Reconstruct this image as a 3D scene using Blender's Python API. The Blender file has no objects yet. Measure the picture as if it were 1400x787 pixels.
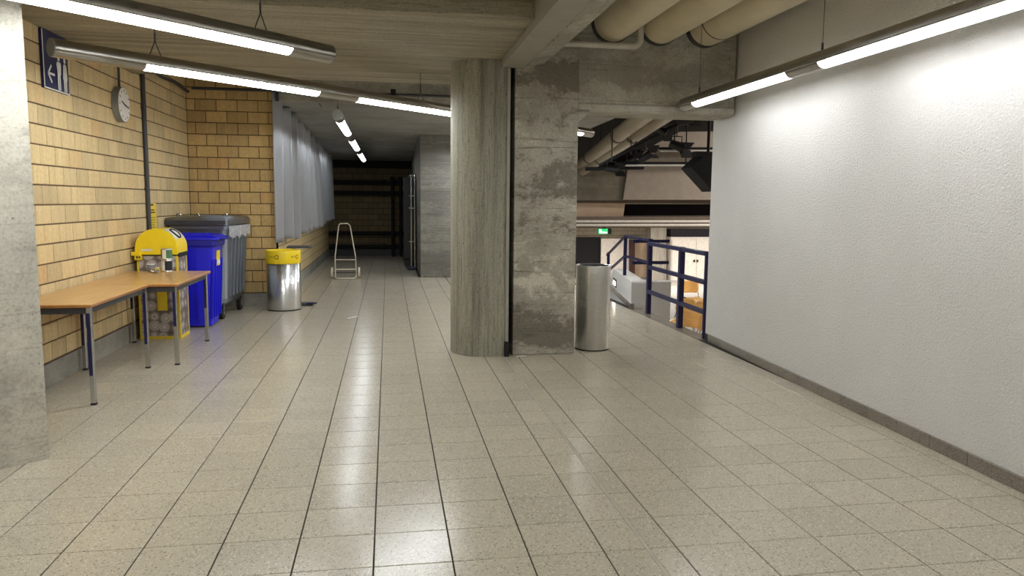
import bpy, bmesh, math, random
from mathutils import Vector, Matrix
random.seed(7)
scene = bpy.context.scene
COL = scene.collection

# ------------------------------------------------------------------ camera, world, exposure
FPX, YAW, PITCH, ROLL = 1029.26, 0.16322, 0.11390, 0.00967
CAM = Vector((0.0, 0.0, 1.5103))
_w = Vector((math.sin(YAW)*math.cos(PITCH), math.cos(YAW)*math.cos(PITCH), -math.sin(PITCH)))
_r = Vector((math.cos(YAW), -math.sin(YAW), 0)); _u = _r.cross(_w)
RIGHT = _r*math.cos(ROLL) + _u*math.sin(ROLL)
UP = -_r*math.sin(ROLL) + _u*math.cos(ROLL)
FWD = _w
cam_data = bpy.data.cameras.new('camera'); cam = bpy.data.objects.new('camera', cam_data); COL.objects.link(cam)
cam_data.sensor_width = 36.0; cam_data.lens = FPX/1400*36.0; cam_data.clip_start = 0.05; cam_data.clip_end = 200
m = Matrix((RIGHT, UP, -FWD)).transposed().to_4x4(); m.translation = CAM
cam.matrix_world = m
scene.camera = cam

world = bpy.data.worlds.new('world'); scene.world = world; world.use_nodes = True
world.node_tree.nodes['Background'].inputs[0].default_value = (0.5, 0.55, 0.6, 1)
world.node_tree.nodes['Background'].inputs[1].default_value = 0.02

LAMP_POWER = 160.0        # fluorescent tubes of the hall
SIDE_POWER = 72.0        # the lamp along the white wall
LENS_POWER = 16.0        # glow of the lamp covers
DIM_POWER = 36.0          # the corridor's lamp
HALL_POWER = 100.0         # unseen fittings added over the lower auditorium
vs = scene.view_settings
vs.view_transform = 'Standard'; vs.look = 'None'; vs.gamma = 1.0; vs.use_curve_mapping = False
vs.exposure = 0.65
scene.cycles.max_bounces = 8; scene.cycles.diffuse_bounces = 5; scene.cycles.transparent_max_bounces = 12
scene.cycles.sample_clamp_indirect = 6.0
scene.cycles.use_denoising = True

def at(px, py, Y):
    """the point of the plane y = Y seen at a pixel of the 1400 x 787 frame"""
    d = FWD + RIGHT*((px-700)/FPX) - UP*((py-393.5)/FPX)
    return CAM + d*(Y/d.y)

# ------------------------------------------------------------------ materials
def lin(c):
    return tuple(((v/255)/12.92 if v/255 <= .04045 else ((v/255+.055)/1.055)**2.4) for v in c) + (1,)

class NT:
    def __init__(s, name):
        s.m = bpy.data.materials.new(name); s.m.use_nodes = True
        s.t = s.m.node_tree; s.n = s.t.nodes; s.b = s.n['Principled BSDF']; s.out = s.n['Material Output']
        s.pos = None
    def node(s, typ, **kw):
        o = s.n.new(typ)
        for k, v in kw.items(): setattr(o, k, v)
        return o
    def link(s, a, b): s.t.links.new(a, b)
    def coords(s, scale=(1,1,1), rnd=0.0):
        if s.pos is None: s.pos = s.node('ShaderNodeNewGeometry')
        mp = s.node('ShaderNodeMapping'); mp.inputs['Scale'].default_value = scale
        s.link(s.pos.outputs['Position'], mp.inputs['Vector'])
        if rnd:
            oi = s.node('ShaderNodeObjectInfo'); mul = s.node('ShaderNodeMath', operation='MULTIPLY'); mul.inputs[1].default_value = rnd
            s.link(oi.outputs['Random'], mul.inputs[0]); s.link(mul.outputs[0], mp.inputs['Location'])
        return mp.outputs[0]
    def noise(s, scale, detail=4, rough=.55, stretch=(1,1,1), rnd=0.0, dist=0.0):
        o = s.node('ShaderNodeTexNoise'); o.inputs['Scale'].default_value = scale; o.inputs['Detail'].default_value = detail
        o.inputs['Roughness'].default_value = rough; o.inputs['Distortion'].default_value = dist
        s.link(s.coords(stretch, rnd), o.inputs['Vector']); return o.outputs['Fac']
    def vor(s, scale, feature='F1', stretch=(1,1,1), out='Distance'):
        o = s.node('ShaderNodeTexVoronoi', feature=feature); o.inputs['Scale'].default_value = scale
        s.link(s.coords(stretch), o.inputs['Vector']); return o.outputs[out]
    def ramp(s, fac, stops, interp='LINEAR'):
        o = s.node('ShaderNodeValToRGB'); cr = o.color_ramp; cr.interpolation = interp
        while len(cr.elements) < len(stops): cr.elements.new(.5)
        for e, (p, c) in zip(cr.elements, stops): e.position = p; e.color = c if len(c) == 4 else tuple(c)+(1,)
        s.link(fac, o.inputs[0]); return o.outputs[0]
    def mix(s, fac, a, b, mode='MIX'):
        o = s.node('ShaderNodeMix', data_type='RGBA', blend_type=mode)
        for sock, v in ((o.inputs[0], fac), (o.inputs[6], a), (o.inputs[7], b)):
            if hasattr(v, 'is_linked'): s.link(v, sock)
            else: sock.default_value = v
        return o.outputs[2]
    def color(s, c): s.link(c, s.b.inputs['Base Color']) if hasattr(c, 'is_linked') else setattr(s.b.inputs['Base Color'], 'default_value', c)
    def bump(s, h, strength=.3, dist=.01, prev=None):
        o = s.node('ShaderNodeBump'); o.inputs['Strength'].default_value = strength; o.inputs['Distance'].default_value = dist
        s.link(h, o.inputs['Height'])
        if prev is not None: s.link(prev, o.inputs['Normal'])
        s.link(o.outputs[0], s.b.inputs['Normal']); return o.outputs[0]
    def rough(s, v): s.link(v, s.b.inputs['Roughness']) if hasattr(v, 'is_linked') else setattr(s.b.inputs['Roughness'], 'default_value', v)

def G(v): return (v, v, v, 1)
M = {}
def simple(name, c, rough=.5, metal=0.0, var=.06, scale=9.0, bump=0.0, coat=0.0):
    t = NT(name); c = lin(c)
    n = t.noise(scale, 3)
    dk = tuple(x*(1-var*2) for x in c[:3])+(1,); lt = tuple(min(1, x*(1+var)) for x in c[:3])+(1,)
    t.color(t.ramp(n, [(.3, dk), (.7, lt)])); t.rough(rough); t.b.inputs['Metallic'].default_value = metal
    if coat: t.b.inputs['Coat Weight'].default_value = coat
    if bump: t.bump(t.noise(scale*12, 2), bump, .004)
    M[name] = t.m; return t.m

def terrazzo(name, base, rnd=3.0):
    t = NT(name); b = lin(base)
    sc = lambda k: tuple(min(1, x*k) for x in b[:3])+(1,)
    big = t.ramp(t.noise(2.2, 3), [(.3, sc(.95)), (.7, sc(1.04))])
    oi = t.node('ShaderNodeObjectInfo')
    tint = t.ramp(oi.outputs['Random'], [(0, (.90, .90, .905, 1)), (1, (1.05, 1.04, 1.02, 1))])
    col = t.mix(1.0, big, tint, 'MULTIPLY')
    c1 = t.vor(95, out='Color'); sep = t.node('ShaderNodeSeparateColor'); t.link(c1, sep.inputs[0])
    dark = t.ramp(sep.outputs[0], [(0, G(1)), (.20, G(0))], 'CONSTANT')
    light = t.ramp(sep.outputs[1], [(0, G(0)), (.74, G(1))], 'CONSTANT')
    ed = t.ramp(t.vor(95), [(.36, G(1)), (.48, G(0))])
    dm = t.mix(1.0, dark, ed, 'MULTIPLY'); lm = t.mix(1.0, light, ed, 'MULTIPLY')
    col = t.mix(lm, col, sc(1.55)); col = t.mix(dm, col, sc(.22))
    c2 = t.ramp(t.noise(230, 1), [(.36, sc(.50)), (.5, sc(1.0)), (.66, sc(1.22))])
    col = t.mix(.45, col, c2)
    t.color(col)
    t.rough(t.ramp(t.noise(1.3, 4), [(.3, G(.20)), (.7, G(.235))]))
    t.b.inputs['Specular IOR Level'].default_value = .5
    M[name] = t.m; return t.m

def concrete(name, base, grain=None, patches=0.0, spec=.5, pits=1.0):
    """grain: axis along which formwork boards run (x, y, z) or None; patches: strength of stains and pour lifts"""
    t = NT(name); b = lin(base); sc = lambda k, w=0: (min(1, b[0]*k*(1+w)), min(1, b[1]*k), min(1, b[2]*k*(1-w)), 1)
    col = t.ramp(t.noise(1.6, 6, .62), [(.28, sc(.72)), (.5, sc(1.0)), (.72, sc(1.20))])
    h = t.noise(14, 6, .6)
    if grain:
        st = {'x': (.2, 6, 6), 'y': (4, .22, 4), 'z': (5, 5, .14)}[grain]
        g = t.noise(1.3, 6, .68, st, dist=.35); g2 = t.noise(3.6, 5, .7, st, dist=.2)
        col = t.mix(.8, col, t.ramp(g, [(.32, sc(.45, .05)), (.46, sc(.92)), (.60, sc(1.15, .03)), (.72, sc(1.40))]))
        vein = t.ramp(g2, [(.405, G(0)), (.43, G(1)), (.455, G(0)), (.53, G(0)), (.55, G(.8)), (.57, G(0))])
        col = t.mix(t.mix(.8, G(0), vein), col, sc(.36, .08))
        h = g2
    if patches:
        lift = t.noise(1.0, 2, .5, (.10, .10, 2.1))
        k = min(1, patches); sf = lambda fac, w: t.mix(w, G(0), fac)
        fine = t.noise(10, 7, .78, (1, 1, 1.5))
        sep = t.node('ShaderNodeMath', operation='ADD'); t.link(t.noise(1.4, 7, .75, (1, 1, 1.5), dist=.4), sep.inputs[0])
        ml = t.node('ShaderNodeMath', operation='MULTIPLY_ADD'); t.link(lift, ml.inputs[0]); ml.inputs[1].default_value = .9; ml.inputs[2].default_value = -.45
        t.link(ml.outputs[0], sep.inputs[1])
        mf = t.node('ShaderNodeMath', operation='MULTIPLY_ADD'); t.link(fine, mf.inputs[0]); mf.inputs[1].default_value = .55; mf.inputs[2].default_value = -.275
        ad = t.node('ShaderNodeMath', operation='ADD'); t.link(sep.outputs[0], ad.inputs[0]); t.link(mf.outputs[0], ad.inputs[1])
        dark = t.ramp(ad.outputs[0], [(.50, G(0)), (.60, G(1))]); pale = t.ramp(ad.outputs[0], [(.30, G(1)), (.40, G(0))])
        col = t.mix(sf(dark, .9*k), col, sc(.42, .05)); col = t.mix(sf(pale, .75*k), col, sc(1.75, -.01))
        brk = t.ramp(t.noise(7, 5, .7, (1, 1, .5)), [(.42, G(0)), (.52, G(1))])
        ln = t.ramp(t.noise(1.0, 3, .5, (.16, .16, 7)), [(.475, G(0)), (.49, G(1)), (.505, G(0))])
        col = t.mix(sf(t.mix(1.0, ln, brk, 'MULTIPLY'), .8*k), col, sc(.30))
        h = fine
    pit = t.ramp(t.vor(15), [(.0, G(1)), (.09, G(1)), (.12, G(0))])
    pitc = t.mix(t.ramp(t.noise(2.1, 2), [(.50, G(0)), (.58, G(1))]), G(0), pit)
    if pits: col = t.mix(t.mix(pits, G(0), pitc), col, sc(.30))
    col = t.mix(1.0, col, t.ramp(t.noise(55, 3, .7), [(.30, G(.74)), (.5, G(1.0)), (.7, G(1.08))]), 'MULTIPLY')
    t.color(col); t.rough(.82); t.b.inputs['Specular IOR Level'].default_value = spec*.6
    nb = t.bump(h, .45, .008); t.bump(t.noise(60, 3), .3, .004, nb)
    M[name] = t.m; return t.m

def blockmat(name, base):
    t = NT(name); b = lin(base); sc = lambda k: tuple(min(1, x*k) for x in b[:3])+(1,)
    oi = t.node('ShaderNodeObjectInfo')
    tint = t.ramp(oi.outputs['Random'], [(0, sc(.80)), (.5, sc(1.0)), (.9, (b[0]*1.07, b[1]*1.05, b[2]*1.0, 1)), (1, (b[0]*.97, b[1]*.86, b[2]*.78, 1))])
    st = t.ramp(t.noise(9, 4, .6, (1.6, 1.6, .12), rnd=5), [(.30, G(.86)), (.5, G(.98)), (.7, G(1.06))])
    fl = t.ramp(t.noise(30, 4, .6), [(.3, G(.86)), (.7, G(1.06))])
    t.color(t.mix(1.0, t.mix(1.0, tint, st, 'MULTIPLY'), fl, 'MULTIPLY')); t.rough(.75)
    t.bump(t.noise(70, 3), .25, .004); M[name] = t.m; return t.m

def steel(name, base, rough=.28, stretch=(90, 90, .6)):
    t = NT(name); t.b.inputs['Metallic'].default_value = 1.0; b = lin(base)
    n = t.noise(2.0, 3, .6, stretch)
    t.color(t.ramp(n, [(.3, tuple(x*.86 for x in b[:3])+(1,)), (.7, b)])); t.rough(t.ramp(n, [(.3, G(rough*.85)), (.7, G(rough*1.25))]))
    t.b.inputs['Anisotropic'].default_value = .8; t.b.inputs['Anisotropic Rotation'].default_value = .25
    M[name] = t.m; return t.m

def emit(name, c, strength):
    t = NT(name); t.n.remove(t.b)
    e = t.node('ShaderNodeEmission'); e.inputs[0].default_value = lin(c); e.inputs[1].default_value = strength
    t.link(e.outputs[0], t.out.inputs[0]); M[name] = t.m; return t.m

terrazzo('tile', (183, 174, 154)); terrazzo('tile_dark', (128, 120, 108))
simple('joint_filler', (164, 156, 140), .5); simple('grout', (40, 36, 31), .95)
concrete('concrete_boards_x', (152, 145, 126), 'x', pits=.4)
concrete('concrete_boards_z', (146, 143, 127), 'z', pits=.9)
concrete('concrete_patchy', (162, 157, 142), None, 1.0)
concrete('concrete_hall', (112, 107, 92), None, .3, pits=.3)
concrete('concrete_corridor', (122, 119, 109), 'x', .45)
concrete('concrete_beam', (164, 160, 146), None, .5, pits=1.0)
concrete('concrete_light', (168, 163, 152), 'z', pits=.8)
concrete('concrete_pale', (172, 167, 153), None, .35, pits=.8)
concrete('concrete_plain', (150, 148, 142), None, .15, pits=.3)
concrete('concrete_base', (150, 146, 134), None, .25, pits=.4)
blockmat('block', (208, 184, 136)); blockmat('block_facing', (200, 168, 110)); blockmat('block_hall', (156, 146, 124)); blockmat('block_shaded', (112, 96, 62))
simple('mortar', (84, 64, 42), .9)
simple('mortar_pale', (96, 76, 50), .9)
def plaster():
    t = NT('plaster'); b = lin((231, 228, 221))
    t.color(t.ramp(t.noise(2, 4), [(.3, tuple(x*.95 for x in b[:3])+(1,)), (.7, b)])); t.rough(.85)
    h = t.noise(60, 4, .62, (1, 1, 1.2), dist=.6)
    hm = t.ramp(h, [(.38, G(0)), (.62, G(1))])
    t.bump(hm, .75, .010); M['plaster'] = t.m
plaster()
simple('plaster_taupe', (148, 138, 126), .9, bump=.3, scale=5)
simple('plaster_tan', (214, 188, 160), .85, scale=4)
simple('pipe_paint', (206, 194, 164), .5, var=.05, scale=3)
simple('hall_pipe_paint', (166, 156, 132), .4); simple('pipe_white', (190, 186, 172), .45)
simple('steel_beam_paint', (146, 142, 130), .6, var=.05, scale=4)
steel('brushed_steel', (222, 222, 220), .30, (3, 3, 220)); steel('chrome', (200, 200, 198), .16)
steel('lamp_metal', (172, 168, 160), .32, (2, 2, 40)); steel('galvanised', (150, 156, 164), .5, (6, 6, 6))
simple('lamp_inside', (235, 235, 230), .4)
simple('navy_paint', (13, 14, 66), .42, coat=.1); simple('blue_plastic', (16, 16, 200), .42, var=.04, coat=.15)
simple('blue_dark', (10, 12, 140), .45); simple('yellow_plastic', (238, 206, 18), .42, var=.03)
simple('yellow_paper', (232, 200, 40), .6); simple('black', (14, 14, 15), .5); simple('rubber', (20, 20, 21), .8)
simple('dark_grey', (58, 58, 60), .55); simple('white_plastic', (225, 224, 218), .45); simple('sign_blue', (22, 24, 74), .45)
simple('grey_cap', (120, 122, 116), .5); simple('red_brown', (62, 22, 18), .6); simple('cabinet_paint', (226, 220, 210), .5)
simple('near_black', (6, 6, 8), .8); simple('ink', (60, 44, 12), .7); simple('green_label', (70, 110, 70), .5)
simple('hall_floor', (168, 164, 158), .5); simple('bare_board', (112, 98, 84), .7); simple('ivory_tube', (206, 196, 172), .4)
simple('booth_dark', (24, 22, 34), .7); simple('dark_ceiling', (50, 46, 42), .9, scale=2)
def wood(name, a, b, st):
    t = NT(name); t.color(t.ramp(t.noise(3.0, 5, .6, st, dist=.4), [(.3, lin(a)), (.7, lin(b))])); t.rough(.32)
    t.b.inputs['Coat Weight'].default_value = .25; M[name] = t.m
wood('table_wood', (192, 146, 84), (214, 172, 110), (9, 1, 9)); wood('table_edge', (140, 88, 40), (168, 112, 54), (9, 1, 9))
wood('chair_ply', (222, 164, 84), (240, 190, 112), (2, 2, 14))
def curtain_mat():
    t = NT('curtain_cloth'); b = lin((140, 140, 141))
    t.color(t.ramp(t.noise(60, 2, .5, (1, 1, .1)), [(.3, tuple(x*.9 for x in b[:3])+(1,)), (.7, b)])); t.rough(.3); t.b.inputs['Specular IOR Level'].default_value = .9
    t.b.inputs['Sheen Weight'].default_value = .3; M['curtain_cloth'] = t.m
curtain_mat()
def can_print():
    t = NT('can_print')
    tc = t.node('ShaderNodeTexCoord')
    v = t.node('ShaderNodeTexVoronoi'); v.inputs['Scale'].default_value = 9.0; v.inputs['Randomness'].default_value = .4
    t.link(tc.outputs['Object'], v.inputs['Vector'])
    d = v.outputs['Distance']
    ring = t.ramp(d, [(0, lin((214, 206, 196))), (.14, lin((168, 158, 148))), (.17, lin((205, 196, 186))), (.30, lin((182, 172, 162))), (.34, lin((120, 110, 102))), (.38, lin((204, 196, 186))), (.50, lin((150, 140, 132))), (.66, lin((104, 92, 84)))])
    t.color(ring); t.rough(.5); M['can_print'] = t.m
can_print()
def film():
    t = NT('clear_film'); t.b.inputs['Base Color'].default_value = lin((235, 235, 238)); t.rough(.25)
    t.b.inputs['Alpha'].default_value = .55; t.color(t.ramp(t.noise(25, 3), [(.3, lin((190, 192, 196))), (.7, lin((245, 245, 248)))])); M['clear_film'] = t.m
film()
def glassy():
    t = NT('clear_plastic'); t.b.inputs['Transmission Weight'].default_value = .8; t.rough(.1)
    t.b.inputs['Base Color'].default_value = lin((235, 238, 238)); M['clear_plastic'] = t.m
glassy()
def diffuser(name, strength, opac):
    t = NT(name); t.n.remove(t.b)
    e = t.node('ShaderNodeEmission'); e.inputs[0].default_value = (.96, .985, 1, 1); e.inputs[1].default_value = strength
    tr = t.node('ShaderNodeBsdfTransparent'); mx = t.node('ShaderNodeMixShader'); mx.inputs[0].default_value = opac
    t.link(tr.outputs[0], mx.inputs[1]); t.link(e.outputs[0], mx.inputs[2]); t.link(mx.outputs[0], t.out.inputs[0]); M[name] = t.m
diffuser('lamp_lens', LENS_POWER, .35); diffuser('lamp_lens_side', 8.0, .35); diffuser('lamp_lens_dim', 7.0, .35)
emit('tube_side', (244, 248, 255), SIDE_POWER)
emit('tube_bright', (242, 247, 252), LAMP_POWER); emit('tube_dim', (236, 245, 255), DIM_POWER); emit('tube_hall', (255, 246, 236), HALL_POWER)
emit('fill_balcony', (255, 246, 236), HALL_POWER*.55); emit('fill_landing', (238, 246, 255), LAMP_POWER*1.7)  # for the unseen lamps added under the balcony and over the landing
emit('exit_green', (60, 200, 120), .9); emit('exit_white', (235, 255, 240), 1.6); emit('floor_light', (255, 240, 215), 14.0)

# ------------------------------------------------------------------ mesh collector
class MB:
    def __init__(s): s.v = []; s.f = []; s.sm = []
    def add(s, vs_, fs, smooth=False):
        o = len(s.v); s.v += [tuple(p) for p in vs_]
        for f in fs: s.f.append(tuple(i+o for i in f)); s.sm.append(smooth)
        return s
    def box(s, a, b):
        x0, y0, z0 = a; x1, y1, z1 = b
        return s.add([(x0,y0,z0),(x1,y0,z0),(x1,y1,z0),(x0,y1,z0),(x0,y0,z1),(x1,y0,z1),(x1,y1,z1),(x0,y1,z1)],
                     [(3,2,1,0),(4,5,6,7),(0,1,5,4),(1,2,6,5),(2,3,7,6),(3,0,4,7)])
    def hexa(s, p): # 8 points: bottom ring then top ring
        return s.add(p, [(3,2,1,0),(4,5,6,7),(0,1,5,4),(1,2,6,5),(2,3,7,6),(3,0,4,7)])
    def loft(s, rings, cap=True, smooth=False, closed=True):
        n = len(rings[0]); vs_ = [p for r in rings for p in r]; fs = []
        for k in range(len(rings)-1):
            for i in range(n if closed else n-1):
                j = (i+1) % n; fs.append((k*n+i, k*n+j, (k+1)*n+j, (k+1)*n+i))
        s.add(vs_, fs, smooth)
        if cap and closed:
            s.add(rings[0], [tuple(range(n))[::-1]]); s.add(rings[-1], [tuple(range(n))])
        return s
    def prism(s, poly, z0, z1, smooth=False): # poly in xy
        return s.loft([[(x, y, z0) for x, y in poly], [(x, y, z1) for x, y in poly]], True, smooth)
    def prism_y(s, poly, y0, y1, smooth=False): # poly in xz
        return s.loft([[(x, y0, z) for x, z in poly], [(x, y1, z) for x, z in poly]], True, smooth)
    def prism_x(s, poly, x0, x1, smooth=False): # poly in yz
        return s.loft([[(x0, y, z) for y, z in poly], [(x1, y, z) for y, z in poly]], True, smooth)
    def tube(s, pts, r, n=10, cap=True, ry=None, closed=False):
        pts = [Vector(p) for p in pts]; rings = []
        N = len(pts); t0 = (pts[1]-pts[0]).normalized()
        up = Vector((0,0,1)) if abs(t0.z) < .9 else Vector((0,1,0))
        for i, p in enumerate(pts):
            a = pts[i-1] if (i > 0 or closed) else pts[i]; b = pts[(i+1) % N] if (i < N-1 or closed) else pts[i]
            t = (b-a).normalized(); u = (up-t*up.dot(t))
            if u.length < 1e-4: u = t.orthogonal()
            u.normalize(); w = t.cross(u); up = u
            rr = r[i] if isinstance(r, (list, tuple)) else r
            rings.append([p+u*math.cos(2*math.pi*k/n)*(ry or rr)+w*math.sin(2*math.pi*k/n)*rr for k in range(n)])
        if closed: rings.append(rings[0])
        return s.loft(rings, cap and not closed, True)
    def bar(s, a, b, w, h): # rectangular bar between two points, w sideways, h in height
        a = Vector(a); b = Vector(b); t = (b-a).normalized(); up = Vector((0,0,1)) if abs(t.z) < .95 else Vector((0,1,0))
        sd = t.cross(up).normalized()*w/2; uu = sd.cross(t).normalized()*h/2
        return s.loft([[p-sd-uu, p+sd-uu, p+sd+uu, p-sd+uu] for p in (a, b)])
    def lathe(s, prof, c, n=32, smooth=True):
        rings = [[(c[0]+r*math.cos(2*math.pi*k/n), c[1]+r*math.sin(2*math.pi*k/n), c[2]+z) for k in range(n)] for r, z in prof]
        return s.loft(rings, False, smooth)
    def disc(s, c, r, n=24, normal='z'):
        ax = {'z': lambda a, b: (c[0]+a, c[1]+b, c[2]), 'x': lambda a, b: (c[0], c[1]+a, c[2]+b), 'y': lambda a, b: (c[0]+a, c[1], c[2]+b)}[normal]
        return s.add([ax(r*math.cos(2*math.pi*k/n), r*math.sin(2*math.pi*k/n)) for k in range(n)], [tuple(range(n))])
    def xf(s, mat):
        s.v = [tuple(mat @ Vector(p)) for p in s.v]; return s
    def build(s, name, mat, parent=None, bevel=0.0, origin=None):
        off = Vector((0,0,0)); q = parent
        while q is not None:
            off += q.location; q = q.parent
        loc = Vector(origin)-off if origin is not None else Vector((0,0,0))
        me = bpy.data.meshes.new(name); me.from_pydata([tuple(Vector(p)-off-loc) for p in s.v], [], s.f)
        for p, k in zip(me.polygons, s.sm): p.use_smooth = k
        bm = bmesh.new(); bm.from_mesh(me); bmesh.ops.recalc_face_normals(bm, faces=bm.faces); bm.to_mesh(me); bm.free()
        me.materials.append(M[mat]); o = bpy.data.objects.new(name, me); COL.objects.link(o); o.location = loc
        if parent is not None: o.parent = parent
        if bevel:
            b = o.modifiers.new('bevel', 'BEVEL'); b.width = bevel; b.segments = 2; b.limit_method = 'ANGLE'; b.angle_limit = math.radians(50)
        return o

def tag(o, label=None, cat=None, group=None, kind=None):
    if label: o['label'] = label
    if cat: o['category'] = cat
    if group: o['group'] = group
    if kind: o['kind'] = kind
    return o
def thing(name, loc, label, cat, group=None):
    o = bpy.data.objects.new(name, None); COL.objects.link(o); o.location = loc; o.empty_display_size = .1
    return tag(o, label, cat, group)
def struct(o, label, cat): return tag(o, label, cat, None, 'structure')
def piece(name, mesh, loc, parent, rot=None, scale=None):
    o = bpy.data.objects.new(name, mesh); COL.objects.link(o); o.location = loc
    if rot: o.rotation_euler = rot
    if scale: o.scale = scale
    if parent: o.parent = parent
    return o
def copy_tree(o, parent=None):
    c = o.copy(); COL.objects.link(c)
    if parent is not None: c.parent = parent
    for ch in list(o.children): copy_tree(ch, c)
    return c
def text_mesh(body, size):
    cu = bpy.data.curves.new('lettering', 'FONT'); cu.body = body; cu.size = size; cu.extrude = 0; cu.align_x = 'CENTER'; cu.align_y = 'CENTER'
    o = bpy.data.objects.new('lettering', cu); COL.objects.link(o)
    me = bpy.data.meshes.new_from_object(o.evaluated_get(bpy.context.evaluated_depsgraph_get()))
    vs_ = [v.co.copy() for v in me.vertices]; fs = [tuple(p.vertices) for p in me.polygons]
    bpy.data.objects.remove(o); bpy.data.curves.remove(cu); bpy.data.meshes.remove(me)
    return vs_, fs

def slab_mesh(w, d, t, bev, axis, mat, name):
    """box w x d with chamfered upper rim; axis: direction its face points to"""
    a, b = w/2, d/2
    pts = [(-a,-b,-t),(a,-b,-t),(a,b,-t),(-a,b,-t),(-a,-b,-bev),(a,-b,-bev),(a,b,-bev),(-a,b,-bev),
           (-a+bev,-b+bev,0),(a-bev,-b+bev,0),(a-bev,b-bev,0),(-a+bev,b-bev,0)]
    fs = [(0,1,5,4),(1,2,6,5),(2,3,7,6),(3,0,4,7),(4,5,9,8),(5,6,10,9),(6,7,11,10),(7,4,8,11),(8,9,10,11)]
    if axis == 'x': pts = [(p[2], p[0], p[1]) for p in pts]
    if axis == '-y': pts = [(p[0], -p[2], p[1]) for p in pts]
    me = bpy.data.meshes.new(name); me.from_pydata(pts, [], fs); me.materials.append(M[mat]); me.update(); return me

# ------------------------------------------------------------------ floor
TX, TY = .33, .3161
LX = lambda i: (i-6.2215)*TX
RY = lambda r: 3.3414+TY*r
fb = MB().box((-2.9, -3.2, -.25), (3.5, 12.6, -.006)).box((-1.75, 12.6, -.25), (.75, 21.3, -.006)).box((.75, 12.6, -.25), (3.5, 15.2, -.006))
floor = struct(fb.build('floor', 'grout'), 'beige terrazzo tiled floor with dark joints running down the hall', 'floor')
JI = 9.61                                             # expansion joint cuts this column of tiles
cols = []
for i in range(-2, 17):
    a, b = LX(i), LX(i+1)
    if i == -2: a = -2.70
    if i == 16: b = 3.40
    if i == 9: cols += [(a, LX(JI)-.009), (LX(JI)+.004, b)]
    else: cols.append((a, b))
tile_meshes = {}
def tile(a, b, r):
    w = round(b-a-.0065, 4)
    if w not in tile_meshes: tile_meshes[w] = slab_mesh(w, TY-.005, .02, .0012, 'z', 'tile', 'tile')
    piece('tile', tile_meshes[w], ((a+b)/2, RY(r)+TY/2, 0), floor)
single, field = [], []
def blocked(a, b, y0, y1):                            # under the columns
    return (a > .62 and b < 1.85 and y0 > 7.25 and y1 < 8.1)
for r in range(-21, 56):
    for a, b in cols:
        y0 = RY(r); xm = (a+b)/2
        if blocked(a, b, y0, y0+TY) or b < -2.69: continue
        if y0 > 12.3 and (xm > 3.4): continue
        if y0 > 14.9 and xm > .62: continue
        if y0 > 11.0 and xm < -1.6: continue
        # in the frame of the photograph, near ones one by one
        vis = y0 > 2.35 and xm < .78*y0+.9 and xm > -.53*y0-.5 and not (xm < -1.9 and y0 < 4.6)
        (single if vis else field).append((y0, a, b, r))
single.sort(); near = single[:300]; field += single[300:]
for y0, a, b, r in near: tile(a, b, r)
mbf = MB()
for y0, a, b, r in field:
    g = .0032; x0, x1, q0, q1 = a+g, b-g, y0+.0025, y0+TY-.0025
    mbf.add([(x0,q0,0),(x1,q0,0),(x1,q1,0),(x0,q1,0),(x0,q0,-.006),(x1,q0,-.006),(x1,q1,-.006),(x0,q1,-.006)],
            [(0,1,2,3),(4,5,1,0),(5,6,2,1),(6,7,3,2),(7,4,0,3)])
tag(mbf.build('tile_field', 'tile', floor), kind='stuff')
MB().box((LX(JI)-.0115, -3, -.005), (LX(JI)+.0065, 7.25, -.0006)).build('expansion_joint', 'joint_filler', floor)

# ------------------------------------------------------------------ block walls
BL, BH, Z0 = .275, .157, .195
def block_wall(name, label, axis, fixed, u0, u1, z1, off, mat, mort, thick=.2, singles=lambda u, z: True, gap=.009, base=None):
    """axis 'x': wall face at x = fixed looking +x, runs in y; '-y': face at y = fixed looking -y, runs in x"""
    if axis == 'x': wall = MB().box((fixed-thick, u0, 0), (fixed-.006, u1, z1+.4))
    else: wall = MB().box((u0, fixed+.006, 0), (u1, fixed+thick, z1+.4))
    wall = struct(wall.build(name, mort), label, 'wall')
    meshes = {}; rest = MB(); n = 0
    rows = int(math.ceil((z1-Z0)/BH))
    for k in range(rows):
        zb = Z0+k*BH; o = off+(BL/2 if k % 2 else 0)
        j = math.floor((u0-o)/BL)
        while o+j*BL < u1-.01:
            a = max(u0, o+j*BL); b = min(u1, o+(j+1)*BL); j += 1
            if b-a < .03: continue
            w = round(b-a-gap, 3); zc = zb+BH/2; uc = (a+b)/2
            if singles(uc, zc):
                if w not in meshes: meshes[w] = slab_mesh(w, BH-gap*1.3, .014, .0025, axis, mat, 'block')
                piece('block', meshes[w], (fixed+random.uniform(-.001, .001), uc, zc) if axis == 'x' else (uc, fixed+random.uniform(-.001, .001), zc), wall); n += 1
            else:
                p = [(a+gap/2, zb+gap*.65), (b-gap/2, zb+gap*.65), (b-gap/2, zb+BH-gap*.65), (a+gap/2, zb+BH-gap*.65)]
                f = (lambda q, d: (fixed-d, q[0], q[1])) if axis == 'x' else (lambda q, d: (q[0], fixed+d, q[1]))
                rest.add([f(q, 0) for q in p]+[f(q, .014) for q in p], [(0,1,2,3),(4,5,1,0),(5,6,2,1),(6,7,3,2),(7,4,0,3)])
    if rest.f: tag(rest.build('block_field', mat, wall), kind='stuff')
    sk = MB().box((fixed-.01, u0, 0), (fixed+.008, u1, Z0-.008)) if axis == 'x' else MB().box((u0, fixed-.008, 0), (u1, fixed+.01, Z0-.008))
    sk.build('plinth', base or 'concrete_base', wall)
    return wall, n
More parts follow.
